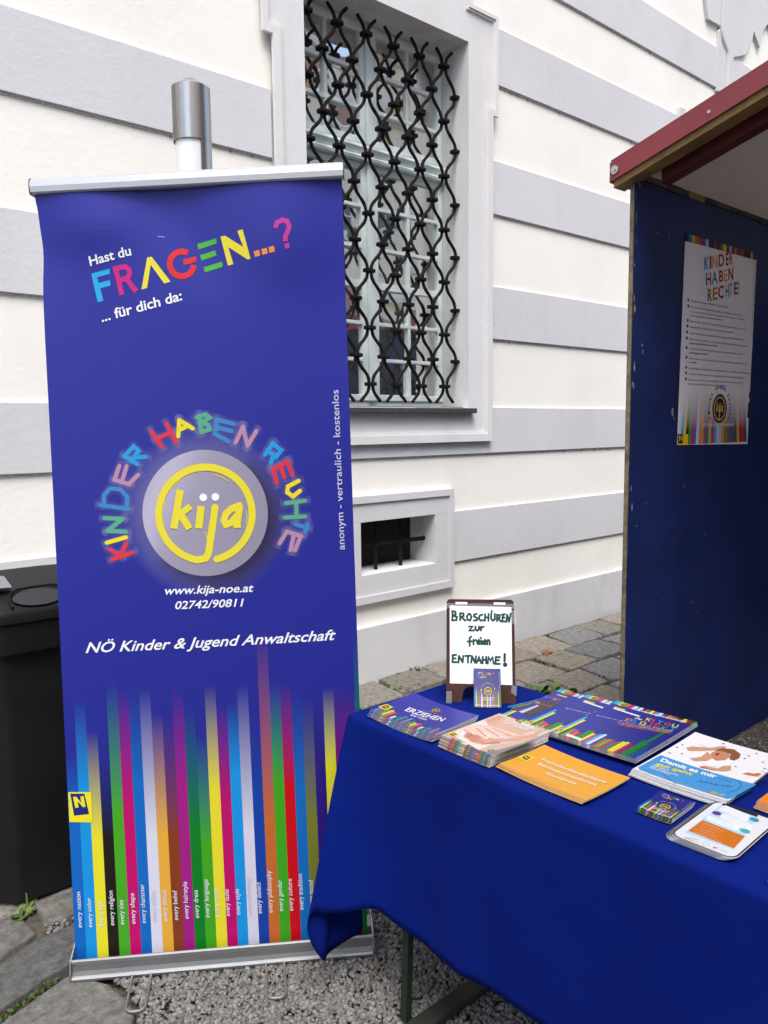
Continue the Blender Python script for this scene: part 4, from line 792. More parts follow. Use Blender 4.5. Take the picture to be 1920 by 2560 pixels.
def gravel_ground():
    m = bpy.data.materials.new('gravel_ground'); m.use_nodes = True
    n = m.node_tree.nodes; l = m.node_tree.links; p = n['Principled BSDF']; p.inputs['Roughness'].default_value = .9
    tc = n.new('ShaderNodeTexCoord')
    v = n.new('ShaderNodeTexVoronoi'); v.inputs['Scale'].default_value = 62; l.new(tc.outputs['Object'], v.inputs['Vector'])
    cr = n.new('ShaderNodeValToRGB'); e = cr.color_ramp.elements
    e[0].color = (.075, .07, .062, 1); e[1].color = (.21, .205, .195, 1); q = e.new(.9); q.color = (.15, .11, .085, 1)
    l.new(v.outputs['Color'], cr.inputs[0])
    nz = n.new('ShaderNodeTexNoise'); nz.inputs['Scale'].default_value = 2; l.new(tc.outputs['Object'], nz.inputs['Vector'])
    mx = n.new('ShaderNodeMix'); mx.data_type = 'RGBA'; mx.inputs[7].default_value = (.07, .06, .045, 1)
    mr = n.new('ShaderNodeMapRange'); mr.inputs[1].default_value = .1; mr.inputs[2].default_value = .6; mr.inputs[3].default_value = 0; mr.inputs[4].default_value = .9
    l.new(v.outputs['Distance'], mr.inputs[0]); l.new(mr.outputs[0], mx.inputs[0]); l.new(cr.outputs[0], mx.inputs[6]); l.new(mx.outputs[2], p.inputs['Base Color'])
    bp = n.new('ShaderNodeBump'); bp.invert = True; bp.inputs['Distance'].default_value = .012
    l.new(v.outputs['Distance'], bp.inputs['Height']); l.new(bp.outputs[0], p.inputs['Normal'])
    return m
M_GGND = gravel_ground()
gm = MB(); gm.add([(-1.5, 2.30, -.024), (9, 2.30, -.024), (9, 3.63, -.024), (-1.5, 3.63, -.024)], [(0, 1, 2, 3)], M_SOIL); tag(gm.build('joint_bed'), kind='structure')
gm = MB(); gm.add([(-40, -40, -.03), (60, -40, -.03), (60, 40, -.03), (-40, 40, -.03)], [(0, 1, 2, 3)], M_GGND)
tag(gm.build('ground'), kind='structure')

def stones(polys, name, m, zfun, cols, depth=.035, amp=.004, flat=False):
    """slightly domed stones from outlines (x, y); rings shrink towards each stone's middle"""
    V = []; F = []; C = []
    for P, col in zip(polys, cols):
        n0 = len(P); Q = []
        for i in range(n0):
            a, b = Vector(P[i]), Vector(P[(i+1) % n0])
            k = max(2, int((b-a).length/.035))
            nrm = Vector((-(b-a).y, (b-a).x)).normalized()
            for j in range(k):
                Q.append(a.lerp(b, j/k)+nrm*random.uniform(-.006, .006)*(1 if j else .3))
        c = sum(Q, Vector((0, 0)))/len(Q); n = len(Q); o = len(V)
        # round the corners a little
        Q = [(Q[i-1]+Q[i]*6+Q[(i+1) % n])/8 for i in range(n)]
        tilt = Vector((random.uniform(-.02, .02), random.uniform(-.02, .02)))
        z0 = zfun(c)+random.uniform(-.004, .004)
        rings = [(1., -depth), (.99, -.010), (.968, -.003), (.93, .0), (.75, .0015), (.5, .003), (.25, .0035)]
        if flat: rings = [(1., -depth), (.992, -.006), (.978, -.001), (.955, .0), (.75, .0005), (.5, .001), (.25, .001)]
        for s, z in rings:
            for q in Q:
                p = c+(q-c)*s
                V.append((p.x, p.y, z0+z+(p-c).dot(tilt)+(random.uniform(-amp, amp) if s < .97 else 0)))
        V.append((c.x, c.y, z0+rings[-1][1]))
        for r in range(len(rings)-1):
            for i in range(n):
                F.append((o+r*n+i, o+r*n+(i+1) % n, o+(r+1)*n+(i+1) % n, o+(r+1)*n+i)); C += [col]*4
        e = o+(len(rings)-1)*n
        for i in range(n): F.append((e+i, e+(i+1) % n, o+len(rings)*n)); C += [col]*3
    me = bpy.data.meshes.new(name); me.from_pydata(V, [], F); me.materials.append(m)
    me.polygons.foreach_set('use_smooth', [True]*len(F)); col_attr(me, C); me.update()
    return me

# cobbles between the stall tables and the house wall: staggered courses roughly along the wall
polys = []; cols = []
def jit(a): return random.uniform(-a, a)
rows = [3.655, 3.59, 3.25, 2.92, 2.62, 2.33, 2.02]
xs_prev = None
for r in range(1, len(rows)-1):
    x = -1.5+.17*(r % 2)+jit(.05); y1, y0 = rows[r], rows[r+1]
    while x < 8.5:
        w = random.uniform(.28, .43); g = .011
        sk = .06*(1 if r % 2 else .4)
        f = lambda px: -.035*math.sin(px*1.7)+.02*math.sin(px*4.1+r)
        P = [(x+g+jit(.02), y0+f(x)+g+jit(.02)), (x+w-g+jit(.02), y0+f(x+w)+g+jit(.02)), (x+w-g+sk+jit(.02), y1+f(x+w)-g+jit(.02)), (x+g+sk+jit(.02), y1+f(x)-g+jit(.02))]
        if r == 1: P[2] = (P[2][0], min(P[2][1], 3.622)); P[3] = (P[3][0], min(P[3][1], 3.622))
        cx = x+w/2; cy = (y0+y1)/2
        x += w
        if cx < 1.05 and cy < 2.75: continue
        if cy < 2.3 and cx > 1.0: continue
        polys.append(P)
        t = random.random(); b = random.uniform(.8, 1.2)
        base = (.205, .192, .165) if t < .45 else ((.175, .175, .17) if t < .7 else (.20, .178, .145))
        cols.append((base[0]*b, base[1]*b, base[2]*b, 1))
tag(part('cobble_paving', stones(polys, 'cobble_paving', M_COBBLE, lambda c: 0., cols, amp=.0012, flat=True)), kind='structure')

# thin grass and moss along the joints
V = []; F = []; C = []
for P in polys:
    if not (2.2 < P[0][0] < 6.2): continue
    for i in range(4):
        a, q = Vector(P[i]), Vector(P[(i+1) % 4])
        if random.random() < .35: continue
        t0 = random.random()
        for _ in range(random.randint(4, 26)):
            t = min(1, max(0, random.gauss(t0, .16))); p = a.lerp(q, t)+Vector((random.gauss(0, .006), random.gauss(0, .006)))
            L = random.uniform(.010, .030); an = random.uniform(0, 6.28); d = Vector((math.cos(an)*.6, math.sin(an)*.6, 1))*L; w = Vector((-math.sin(an), math.cos(an), 0))*.003
            o = len(V); b0 = Vector((p.x, p.y, -.018)); V += [tuple(b0-w), tuple(b0+w), tuple(b0+d*.6+w), tuple(b0+d*.6-w), tuple(b0+d)]
            g = random.uniform(.5, 1.2); col = (.06*g, .095*g, .024*g, 1) if random.random() < .7 else (.10*g, .085*g, .04*g, 1)
            F += [(o, o+1, o+2, o+3), (o+3, o+2, o+4)]; C += [col]*7
me = bpy.data.meshes.new('joint_grass'); me.from_pydata(V, [], F); me.materials.append(M_LEAF); col_attr(me, C); me.update()
tag(part('joint_grass', me), kind='stuff')

# large worn slabs at the left, in front of the bin
sl_p = [[(-.2, 1.62), (.45, 1.75), (.70, 1.83), (.765, 1.93), (.755, 2.075), (.69, 2.19), (.50, 2.13), (.15, 1.98), (-.2, 1.9)],
        [(-.2, 1.94), (.15, 2.02), (.49, 2.165), (.70, 2.235), (.87, 2.30), (.84, 2.42), (.70, 2.42), (.615, 2.395), (.54, 2.365), (.1, 2.2), (-.2, 2.12)],
        [(-.2, 2.16), (.1, 2.235), (.54, 2.40), (.60, 2.425), (.675, 2.455), (.665, 2.59), (.60, 2.67), (.2, 2.62), (-.2, 2.5)],
        [(.715, 2.46), (.86, 2.455), (1.05, 2.52), (1.04, 2.70), (.80, 2.70), (.70, 2.61)],
        [(-.2, 2.55), (.2, 2.66), (.60, 2.71), (.62, 2.98), (.2, 2.95), (-.2, 2.9)], [(.64, 2.73), (1.04, 2.74), (1.05, 3.0), (.65, 2.99)]]
sl_c = [(.125, .122, .112, 1), (.088, .088, .084, 1), (.115, .113, .106, 1), (.135, .127, .114, 1), (.115, .11, .105, 1), (.13, .12, .11, 1)]
tag(part('slab_paving', stones(sl_p, 'slab_paving', M_COBBLE, lambda c: .004, sl_c, amp=.0012, flat=True)), kind='structure')

# gravel bed
def pebble_mesh(name, pts, size, cols, m):
    bm = bmesh.new(); bmesh.ops.create_icosphere(bm, subdivisions=1, radius=1)
    bv = np.array([v.co[:] for v in bm.verts]); bf = np.array([[v.index for v in f.verts] for f in bm.faces]); bm.free()
    n = len(pts); k = len(bv)
    base_ = np.repeat(bv[None], n, 0)*(1+RNG.uniform(-.08, .08, (n, k, 1)))
    for _ in range(7):                                    # split stone: flat broken faces
        d = RNG.normal(size=(n, 1, 3)); d /= np.linalg.norm(d, axis=2)[..., None]; r = RNG.uniform(.35, .8, (n, 1))
        s = (base_*d).sum(2); base_ -= np.where(s > r, s-r, 0)[..., None]*d
    sc = RNG.uniform(.55, 1.1, (n, 1, 3))*size[:, None, None]
    sc[:, :, 2] *= .75; q = RNG.normal(size=(n, 4))*[1, .28, .28, 1]; q /= np.linalg.norm(q, axis=1)[:, None]   # stones lie rather flat
    w, x, y, z = q.T
    R = np.stack([np.stack([1-2*(y*y+z*z), 2*(x*y-z*w), 2*(x*z+y*w)], -1), np.stack([2*(x*y+z*w), 1-2*(x*x+z*z), 2*(y*z-x*w)], -1), np.stack([2*(x*z-y*w), 2*(y*z+x*w), 1-2*(x*x+y*y)], -1)], 1)
    V = np.einsum('nij,nkj->nki', R, base_*1.25*sc)+pts[:, None, :]
    F = (bf[None]+np.arange(n)[:, None, None]*k).reshape(-1)
    me = bpy.data.meshes.new(name); me.vertices.add(n*k); me.vertices.foreach_set('co', V.astype(np.float32).ravel())
    nf = n*len(bf); me.loops.add(nf*3); me.loops.foreach_set('vertex_index', F.astype(np.int32))
    me.polygons.add(nf); me.polygons.foreach_set('loop_start', np.arange(0, nf*3, 3, dtype=np.int32))
    me.update(calc_edges=True); me.materials.append(m)
    col_attr(me, np.repeat(cols, k, axis=0), 'POINT')
    return me
def in_gravel(x, y):
    edge = np.interp(y, [1.0, 1.75, 1.88, 1.93, 1.99, 2.1, 2.3], [.45, .66, .75, .775, .78, .765, .9])
    return (x > edge) & (y < 2.31+.03*np.sin(x*6))
n = 52000
px = RNG.uniform(.4, 2.3, n); py = RNG.uniform(.95, 2.36, n); k = in_gravel(px, py)
px, py = px[k], py[k]
# a strip of coarser cover further right and nearer, mostly hidden
x2 = RNG.uniform(2.3, 5., 2600); y2 = RNG.uniform(1.2, 2.34, 2600)
x3 = np.array(list(RNG.uniform(.70, .92, 160))); y3 = np.array(list(RNG.uniform(2.42, 2.47, 90))+list(RNG.uniform(2.27, 2.36, 70)))
px = np.concatenate([px, x2, x3]); py = np.concatenate([py, y2, y3]); n = len(px)
size = RNG.uniform(.0056, .0112, n)*np.where(RNG.random(n) < .1, 1.3, 1.)
pz = RNG.uniform(-.009, .0005, n)
t = RNG.random(n); b = RNG.uniform(.8, 1.3, n)[:, None]
base = np.where((t < .04)[:, None], [[.15, .11, .085]], np.where((t < .55)[:, None], [[.13, .126, .118]], [[.175, .17, .162]]))
cols = np.concatenate([base*b, np.ones((n, 1))], 1)
tag(part('gravel', pebble_mesh('gravel', np.column_stack([px, py, pz]), size, cols, M_GRAVEL)), kind='stuff')
# fine grit lying in the paving joints
n = 3000
gx = RNG.uniform(2.3, 6.5, n); gy = RNG.uniform(2.3, 3.62, n)
gc = np.concatenate([np.tile([[.2, .18, .15]], (n, 1))*RNG.uniform(.5, 1.3, n)[:, None], np.ones((n, 1))], 1)
tag(part('joint_grit', pebble_mesh('joint_grit', np.column_stack([gx, gy, RNG.uniform(-.026, -.016, n)]), RNG.uniform(.003, .008, n), gc, M_GRAVEL)), kind='stuff')

# ------------------------------------------------------------------ weeds in the joints
def weed(name, loc, label, n, h, spread, tall=0., seed=0, broad=1., tone=1., group='weeds growing in the paving joints'):
    R = random.Random(seed); V = []; F = []; C = []
    for i in range(n):
        a = R.uniform(0, 6.283); el = R.uniform(.35, 1.25); L = h*R.uniform(.5, 1.1); w = L*.16*broad*R.uniform(.7, 1.3)
        bx, by = R.gauss(0, spread), R.gauss(0, spread*.6)
        d = Vector((math.cos(a)*math.cos(el), math.sin(a)*math.cos(el), math.sin(el))); sd_ = Vector((-math.sin(a), math.cos(a), 0))
        b0 = Vector((bx, by, -.015)); o = len(V); g = R.uniform(.6, 1.3)*tone
        col = (.075*g, .135*g, .03*g, 1) if R.random() < .85 else (.16*g, .15*g, .05*g, 1)
        for t, ww in ((0, .25), (.35, .8), (.65, 1.), (.88, .6), (1, .05)):
            p = b0+d*L*t+Vector((0, 0, -.35*L*t*t)); V += [tuple(p-sd_*w*ww), tuple(p+sd_*w*ww)]
        for q in range(4): F.append((o+2*q, o+2*q+1, o+2*q+3, o+2*q+2)); C += [col]*4
    if tall:
        o = len(V)
        for t in (0, .5, 1): V += [(-.004*(1-t*.7), .01*t, tall*t), (.004*(1-t*.7), .01*t, tall*t)]
        for q in range(2): F.append((o+2*q, o+2*q+1, o+2*q+3, o+2*q+2)); C += [(.1, .18, .035, 1)]*4
    me = bpy.data.meshes.new(name); me.from_pydata(V, [], F); me.materials.append(M_LEAF); col_attr(me, C); me.update()
    o = part(name, me); o.location = loc
    return tag(o, label, 'weed', group)
weed('weed_tuft', (.685, 2.60, 0), 'green weed with one upright stalk at the foot of the black bin', 26, .055, .02, .085, 1, 1.5)
weed('weed_tuft', (2.53, 3.235, 0), 'bushy weed in the cobbles between banner and corner of the table', 60, .115, .05, 0, 2, 1.2)
weed('weed_tuft', (3.56, 2.72, 0), 'broad spiky weed behind the table between chalk sign and booth', 90, .14, .07, 0, 3, .8)
weed('weed_tuft', (3.06, 3.38, 0), 'low weed along the joint close to left edge of the brown sign', 34, .07, .045, 0, 4, 1.2)
weed('weed_tuft', (3.36, 3.615, 0), 'small leafy weed against the house plinth, the one nearer the sign', 20, .06, .03, 0, 5, 1.4)
weed('weed_tuft', (3.20, 3.615, 0), 'tiny sprout against the house plinth left of the leafy weed', 14, .045, .02, 0, 6, 1.5)
weed('weed_tuft', (4.25, 3.17, 0), 'thin grassy weed beside the red stone chip in the cobbles', 34, .05, .05, 0, 7, .7)
weed('weed_tuft', (.50, 2.165, 0), 'flat moss like weed in the slab joint at lower left corner', 240, .020, .05, 0, 8, 1.8, .5)
weed('weed_tuft', (.60, 2.205, 0), 'patch of green weed halfway along the lower slab joint', 120, .016, .03, 0, 9, 1.8, .5)
weed('weed_tuft', (.60, 2.68, 0), 'flat green weed on the slab left of the bin corner', 60, .024, .035, 0, 10, 1.6, .6)
st = stones([[(4.20, 3.22), (4.26, 3.20), (4.30, 3.235), (4.27, 3.27), (4.21, 3.26)]], 'stone_chip', M_COBBLE, lambda c: .02, [(.27, .13, .08, 1)])
tag(part('stone_chip', st), 'small reddish brick chip lying in the cobble joint', 'stone chip')

# ------------------------------------------------------------------ the house
def stucco(name, col, dirt=None, damt=.25):
    return mat(name, col, .9, var=.045, vscale=1.1, bump=.0013, bscale=38, bump2=.0006, b2scale=230, spec=.15, dirt=dirt, dscale=1.3, damt=damt, detail=3, dmap=(2.2, 2.2, .8))
M_CREAM = stucco('cream_render', (.86, .84, .78), (.76, .735, .675), .4)
M_GREY = stucco('grey_render', (.615, .62, .63), (.51, .51, .505), .45)
M_STONE = stucco('pale_surround_render', (.68, .68, .675), (.56, .55, .53), .5)
M_SOCKEL = stucco('plinth_render', (.61, .615, .625), (.43, .42, .395), .5)
M_SILL = mat('slate_sill', (.05, .051, .054), .6, var=.2, vscale=20, bump=.001)
M_SASH = mat('pale_green_sash_paint', (.74, .83, .81), .45, var=.05, vscale=8)
M_IRON = mat('black_wrought_iron', (.010, .0095, .010), .75, var=.3, vscale=30, bump=.0014, bscale=70, spec=.12, dirt=(.035, .022, .014), dscale=14, damt=.55)
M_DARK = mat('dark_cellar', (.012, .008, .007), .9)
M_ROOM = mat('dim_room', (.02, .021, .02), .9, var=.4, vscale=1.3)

WY = 3.64
house = thing('house', 'cream house wall with grey horizontal plaster bands and barred windows', 'house', (3.2, WY, 0), world=True)

def s_(x, z, y):  # a point seen on the wall plane, moved onto a plane standing proud of it
    k = y/WY; return (x*k, EYE+(z-EYE)*k)

OX0, OX1, OZ0, OZ1 = 2.594, 3.868, 1.67, 3.965          # main window opening
BX0, BX1, BZ0, BZ1 = 2.936, 3.56, .662, .981            # cellar window opening
w = MB()
X = [-8, OX0, BX0, BX1, OX1, 22]; Z = [-.05, BZ0, BZ1, OZ0, OZ1, 11]
hole = lambda x, z: (OX0 < x < OX1 and OZ0 < z < OZ1) or (BX0 < x < BX1 and BZ0 < z < BZ1)
for i in range(len(X)-1):
    for j in range(len(Z)-1):
        if hole((X[i]+X[i+1])/2, (Z[j]+Z[j+1])/2): continue
        w.add([(X[i], WY, Z[j]), (X[i+1], WY, Z[j]), (X[i+1], WY, Z[j+1]), (X[i], WY, Z[j+1])], [(0, 1, 2, 3)], M_CREAM)
w.box((-8, WY+.5, -.05), (22, WY+.6, 11), M_CREAM)
w.build('wall', house)
# reveals
r = MB()
def reveal(x0, x1, z0, z1, y0, y1, m, floor=True):
    r.add([(x0, y0, z0), (x0, y1, z0), (x0, y1, z1), (x0, y0, z1)], [(0, 1, 2, 3)], m)
    r.add([(x1, y0, z0), (x1, y1, z0), (x1, y1, z1), (x1, y0, z1)], [(3, 2, 1, 0)], m)
    r.add([(x0, y0, z1), (x1, y0, z1), (x1, y1, z1), (x0, y1, z1)], [(3, 2, 1, 0)], m)
    if floor: r.add([(x0, y0, z0), (x1, y0, z0), (x1, y1, z0), (x0, y1, z0)], [(0, 1, 2, 3)], m)
reveal(OX0, OX1, OZ0, OZ1, WY, 3.90, M_STONE)
reveal(BX0, BX1, BZ0, BZ1, WY, 3.86, M_GREY)
r.build('window_reveal', house)

# grey bands, proud of the wall, with a thin soiled drip edge, its line of shade painted dark
def band(z0, z1, segs, m=M_GREY, d=.016):
    b = MB()
    for x0, x1 in segs:
        n = max(1, int((x1-x0)/.05)); lo = []
        top = [(x0, z1), (x1, z1)]
        b.box((x0, WY-d, z0), (x1, WY+.002, z1), m, .004)
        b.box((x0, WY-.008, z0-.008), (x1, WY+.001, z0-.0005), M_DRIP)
        # rough black crumbs of dirt hanging under the edge
        x = x0
        while x < x1:
            x += random.expovariate(3.5)
            if x < min(x1, 9) and x > .5:
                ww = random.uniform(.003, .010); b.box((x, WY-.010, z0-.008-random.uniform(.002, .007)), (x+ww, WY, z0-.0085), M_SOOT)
    return b.build('plaster_band', house)
M_DRIP = mat('shaded_soiled_drip_edge', (.45, .435, .42), .95, var=.4, vscale=60)  # shade line under the bands and soiling, both put into the colour
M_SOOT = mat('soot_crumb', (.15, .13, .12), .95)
SL, SR, EL, ER = 2.385, 4.085, 2.325, 4.135              # surround outer edges; wider ears at the top
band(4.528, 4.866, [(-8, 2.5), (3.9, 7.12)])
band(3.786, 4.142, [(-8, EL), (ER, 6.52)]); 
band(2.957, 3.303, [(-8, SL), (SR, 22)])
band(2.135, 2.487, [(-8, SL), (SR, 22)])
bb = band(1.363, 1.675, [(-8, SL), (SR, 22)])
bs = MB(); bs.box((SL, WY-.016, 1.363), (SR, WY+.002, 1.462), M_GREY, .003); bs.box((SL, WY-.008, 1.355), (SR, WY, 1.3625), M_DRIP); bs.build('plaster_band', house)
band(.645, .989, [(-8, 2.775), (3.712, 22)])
p = MB(); p.box((-8, WY-.03, -.05), (22, WY+.002, .342), M_SOCKEL, .006); p.build('plinth', house)
e = MB(); e.box((6.46, WY-.03, 3.95), (6.56, WY+.002, 4.21), M_GREY, .004); e.build('band_end_block', house)

# window surround: base plate and raised outer rim, both with ears
def outline(xl, xr, el, er, zb, ze, zt, xs, zs):
    return [(xl, zb), (xr, zb), (xr, ze), (er, ze), (er, zt), (xs, zt), (xs, zs), (2.56, zs), (2.56, zt), (el, zt), (el, ze), (xl, ze)]
out = outline(SL, SR, EL, ER, 1.447, 3.567, 4.185, 3.885, 4.8)
ymid, yrim = WY-.028, WY-.048
inn = outline(SL+.062, SR-.066, EL+.045, ER-.04, 1.512, 3.625, 4.15, 3.845, 4.75)
op = [(OX0, OZ0), (OX1, OZ0), (OX1, OZ1), (OX0, OZ1)]
sm = MB(); sm.plate([inn, op], ymid, WY, M_STONE); sm.build('window_surround', house)
i2 = outline(SL+.046, SR-.05, EL+.032, ER-.028, 1.497, 3.607, 4.163, 3.858, 4.77)
rm = MB(); rm.plate([out, i2], yrim, ymid-.0005, M_STONE); rm.plate([i2, inn], yrim+.008, ymid-.0005, M_STONE)
rm.build('surround_moulding', house)
# sill
sb = MB()
sb.box((2.56, WY-.075, 1.632), (3.36, WY+.02, 1.664), M_SILL, .004); sb.box((3.363, WY-.075, 1.632), (3.902, WY+.02, 1.666), M_SILL, .004)
sb.box((OX0+.002, WY+.0205, 1.66), (OX1-.002, 3.86, 1.676), M_SILL)
sb.build('window_sill', house)

# second window's curly surround, high at the right
M_PALE = M_GREY
q2 = MB()
P2 = [(6.80, 5.6), (6.84, 5.19), (6.90, 5.04), (7.14, 5.05), (7.10, 5.0), (7.10, 4.50), (7.36, 4.50), (7.385, 4.86), (7.62, 4.95), (7.74, 5.12), (7.76, 5.2), (7.90, 5.09), (7.96, 5.27), (8.06, 5.36), (8.2, 5.28), (8.5, 5.1), (9.6, 5.1), (9.6, 5.6)]
q2.plate([P2], WY-.03, WY, M_PALE)
q2.tube([(7.13, WY-.034, 5.6), (7.13, WY-.034, 5.02), (7.15, WY-.034, 4.96), (7.25, WY-.034, 4.88), (7.26, WY-.034, 4.84), (7.26, WY-.034, 4.5)], .018, M_PALE, 8)
q2.box((7.36, WY-.016, 4.53), (22, WY+.002, 4.866), M_PALE, .003)
q2.build('scroll_surround', house)

# cellar window: surround plate, rim, dark back, square bars
cs = MB()
co = [(2.772, .486), (3.723, .486), (3.723, 1.141), (2.772, 1.141)]; ci = [(2.812, .532), (3.684, .532), (3.684, 1.098), (2.812, 1.098)]
cop = [(BX0, BZ0), (BX1, BZ0), (BX1, BZ1), (BX0, BZ1)]
# plate made of four stones butted end to end
for a, b_ in (((2.812, BZ1+.001), (3.684, 1.098)), ((2.812, .532), (3.684, BZ0-.001)), ((2.812, BZ0), (BX0, BZ1)), ((BX1, BZ0), (3.684, BZ1))):
    cs.box((a[0], WY-.024, a[1]), (b_[0], WY, b_[1]), M_GREY, .002)
cs.build('cellar_surround', house)
cr = MB(); cr.plate([co, ci], WY-.036, WY, M_GREY); cr.build('surround_moulding', house)
cb = MB(); cb.add([(BX0-.1, 3.86, .4), (BX1+.2, 3.86, .4), (BX1+.2, 3.86, 1.2), (BX0-.1, 3.86, 1.2)], [(0, 1, 2, 3)], M_DARK); cb.build('cellar_dark_sheet', house)  # flat dark sheet in place of the unlit cellar interior
cg = part('cellar_grille', None, house)
def sqbar(a, b, r_):
    m = MB(); m.tube([a, b], r_, M_IRON, 4, True, True); return m
for x in (3.135, 3.345): sqbar((x, 3.72, BZ0-.005), (x, 3.72, BZ1+.005), .016).build('bar', cg)
sqbar((BX0-.01, 3.722, .822), (BX1+.005, 3.722, .818), .0145).build('bar', cg)

# main window: frame, two sashes above and below the transom, panes
FY = 3.862
win = part('window', None, house)
f = MB()
f.box((OX0, FY-.0, OZ0+.006), (OX0+.03, FY+.05, OZ1), M_SASH); f.box((OX1-.0, FY, OZ0), (OX1+.03, FY+.05, OZ1+.03), M_SASH)
f.box((OX0+.03, FY, 3.945), (OX1, FY+.05, 3.99), M_SASH); f.box((OX0+.03, FY, 1.676), (OX1, FY+.05, 1.712), M_SASH)
f.box((3.208, FY-.03, 1.712), (3.258, FY+.05, 3.155), M_SASH, .006); f.box((3.208, FY-.03, 3.262), (3.258, FY+.05, 3.945), M_SASH, .006)
# moulded transom
tp = [(FY-.055, 3.155), (FY-.06, 3.17), (FY-.045, 3.185), (FY-.05, 3.20), (FY-.066, 3.222), (FY-.06, 3.24), (FY-.03, 3.25), (FY-.012, 3.262), (FY+.05, 3.262), (FY+.05, 3.155)]
f.add([(OX0+.03, y, z) for y, z in tp]+[(OX1, y, z) for y, z in tp], [(i, (i+1) % 10, 10+(i+1) % 10, 10+i) for i in range(10)], M_SASH)
f.build('frame', win)
def pane_mat():
    m = bpy.data.materials.new('old_window_glass'); m.use_nodes = True
    n = m.node_tree.nodes; l = m.node_tree.links; n.remove(n['Principled BSDF'])
    tr = n.new('ShaderNodeBsdfTransparent'); tr.inputs[0].default_value = (.75, .8, .78, 1)
    gl = n.new('ShaderNodeBsdfGlossy'); gl.inputs['Roughness'].default_value = .012; gl.inputs['Color'].default_value = (.95, .95, .93, 1)
    mx = n.new('ShaderNodeMixShader'); mx.inputs[0].default_value = .68
    tc = n.new('ShaderNodeTexCoord'); nz = n.new('ShaderNodeTexNoise'); nz.inputs['Scale'].default_value = 3.2; nz.inputs['Detail'].default_value = 1
    bp = n.new('ShaderNodeBump'); bp.inputs['Distance'].default_value = .007
    l.new(tc.outputs['Object'], nz.inputs['Vector']); l.new(nz.outputs[0], bp.inputs['Height']); l.new(bp.outputs[0], gl.inputs['Normal'])
    l.new(tr.outputs[0], mx.inputs[1]); l.new(gl.outputs[0], mx.inputs[2]); l.new(mx.outputs[0], n['Material Output'].inputs[0])
    return m
M_GLASS = pane_mat()
def sash(x0, x1, z0, z1, bars, st=.04):
    m = MB(); g = MB()
    y0, y1 = FY-.012, FY+.03
    m.box((x0, y0, z0), (x0+st, y1, z1), M_SASH, .004); m.box((x1-st, y0, z0), (x1, y1, z1), M_SASH, .004)
    m.box((x0+st, y0, z0), (x1-st, y1, z0+st), M_SASH, .004); m.box((x0+st, y0, z1-st), (x1-st, y1, z1), M_SASH, .004)
    xm = (x0+x1)/2; zs = [z0+st]+[b for b, t in bars]+[z1-st]
    for b, t in bars: m.box((x0+st, y0+.002, b-t/2), (x1-st, y1-.004, b+t/2), M_SASH, .003)
    ts = [0]+[t/2 for b, t in bars]+[0]
    for i in range(len(zs)-1): m.box((xm-.0125, y0+.004, zs[i]+ts[i]), (xm+.0125, y1-.006, zs[i+1]-ts[i+1]), M_SASH, .003)
    so_ = m.build('sash', win)
    for i in range(len(zs)-1):
        for a, b in ((x0+st, xm-.0125), (xm+.0125, x1-st)):
            t1, t2 = random.uniform(-.006, .006), random.uniform(-.006, .006)
            g.add([(a, FY+.012+t1, zs[i]), (b, FY+.012-t1, zs[i]), (b, FY+.012-t1+t2, zs[i+1]), (a, FY+.012+t1+t2, zs[i+1])], [(0, 1, 2, 3)], M_GLASS)
    g.build('pane', win, False)
for x0, x1 in ((OX0+.032, 3.206), (3.26, OX1-.002)):
    sash(x0, x1, 3.264, 3.944, [(3.475, .024), (3.694, .024)])
    sash(x0, x1, 1.714, 3.153, [(1.971, .022), (2.196, .022), (2.43, .044), (2.656, .022), (2.898, .022)])
# dim room behind the glass: an open-fronted box
rb = MB()
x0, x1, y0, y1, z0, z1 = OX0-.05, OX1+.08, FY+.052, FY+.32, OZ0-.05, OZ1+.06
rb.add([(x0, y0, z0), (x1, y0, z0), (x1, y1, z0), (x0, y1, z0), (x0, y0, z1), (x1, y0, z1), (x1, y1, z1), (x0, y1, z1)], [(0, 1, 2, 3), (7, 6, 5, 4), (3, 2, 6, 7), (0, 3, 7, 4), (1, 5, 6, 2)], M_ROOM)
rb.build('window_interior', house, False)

# wrought iron grille of waved bars and collars
gr = part('window_grille', None, house)
GY = 3.72; PX = .1066; X0 = 3.8595; PZ = .1675; ZB = 1.812
def colx(k): return X0-PX*k
ztop = 3.917
for k in range(12):
    pts = []; z = 1.706
    while z < ztop+1e-6:
        ph = (z-ZB)/PZ; ev = math.cos(math.pi*ph)            # +1 on bottom-row collars
        ev = .45*ev+.55*math.sin(math.pi/2*ev)
        even_col, odd_col = (k, k+1) if k % 2 == 1 else (k+1, k)
        xa, xb = colx(even_col), colx(odd_col)
        off = .0106 if xa < xb else -.0106
        x = (xa+off+xb-off)/2+(xa+off-xb+off)/2*ev
        pts.append((x, GY+.004*math.sin(z*9+k)+(.006 if k % 2 else -.006), z)); z += .0134
    m = MB(); m.tube(pts, [0.0104+.0007*math.sin(i*1.3+k) for i in range(len(pts))], M_IRON, 7); m.build('bar', gr)
cm_ = MB(); cm_.box((-.033, -.023, -.0115), (.033, .023, .0115), M_IRON, .005); 
cm_.box((-.025, -.030, -.009), (.025, .030, .009), M_IRON, .003)
c0 = None; nC = 0
for j in range(13):
    z = ZB+PZ*j
    for k in range(13):
        if (k % 2 == 1) != (j % 2 == 0): continue
        x = colx(k)
        if x < OX0+.02: continue
        if c0 is None: c0 = cm_.build('collar', gr); o = c0
        else: o = c0.copy(); COL.objects.link(o); o.parent = gr
        o.location = (x, GY, z+random.uniform(-.003, .003)); o.rotation_euler = (random.uniform(-.04, .04), random.uniform(-.05, .05), random.uniform(-.03, .03)); nC += 1

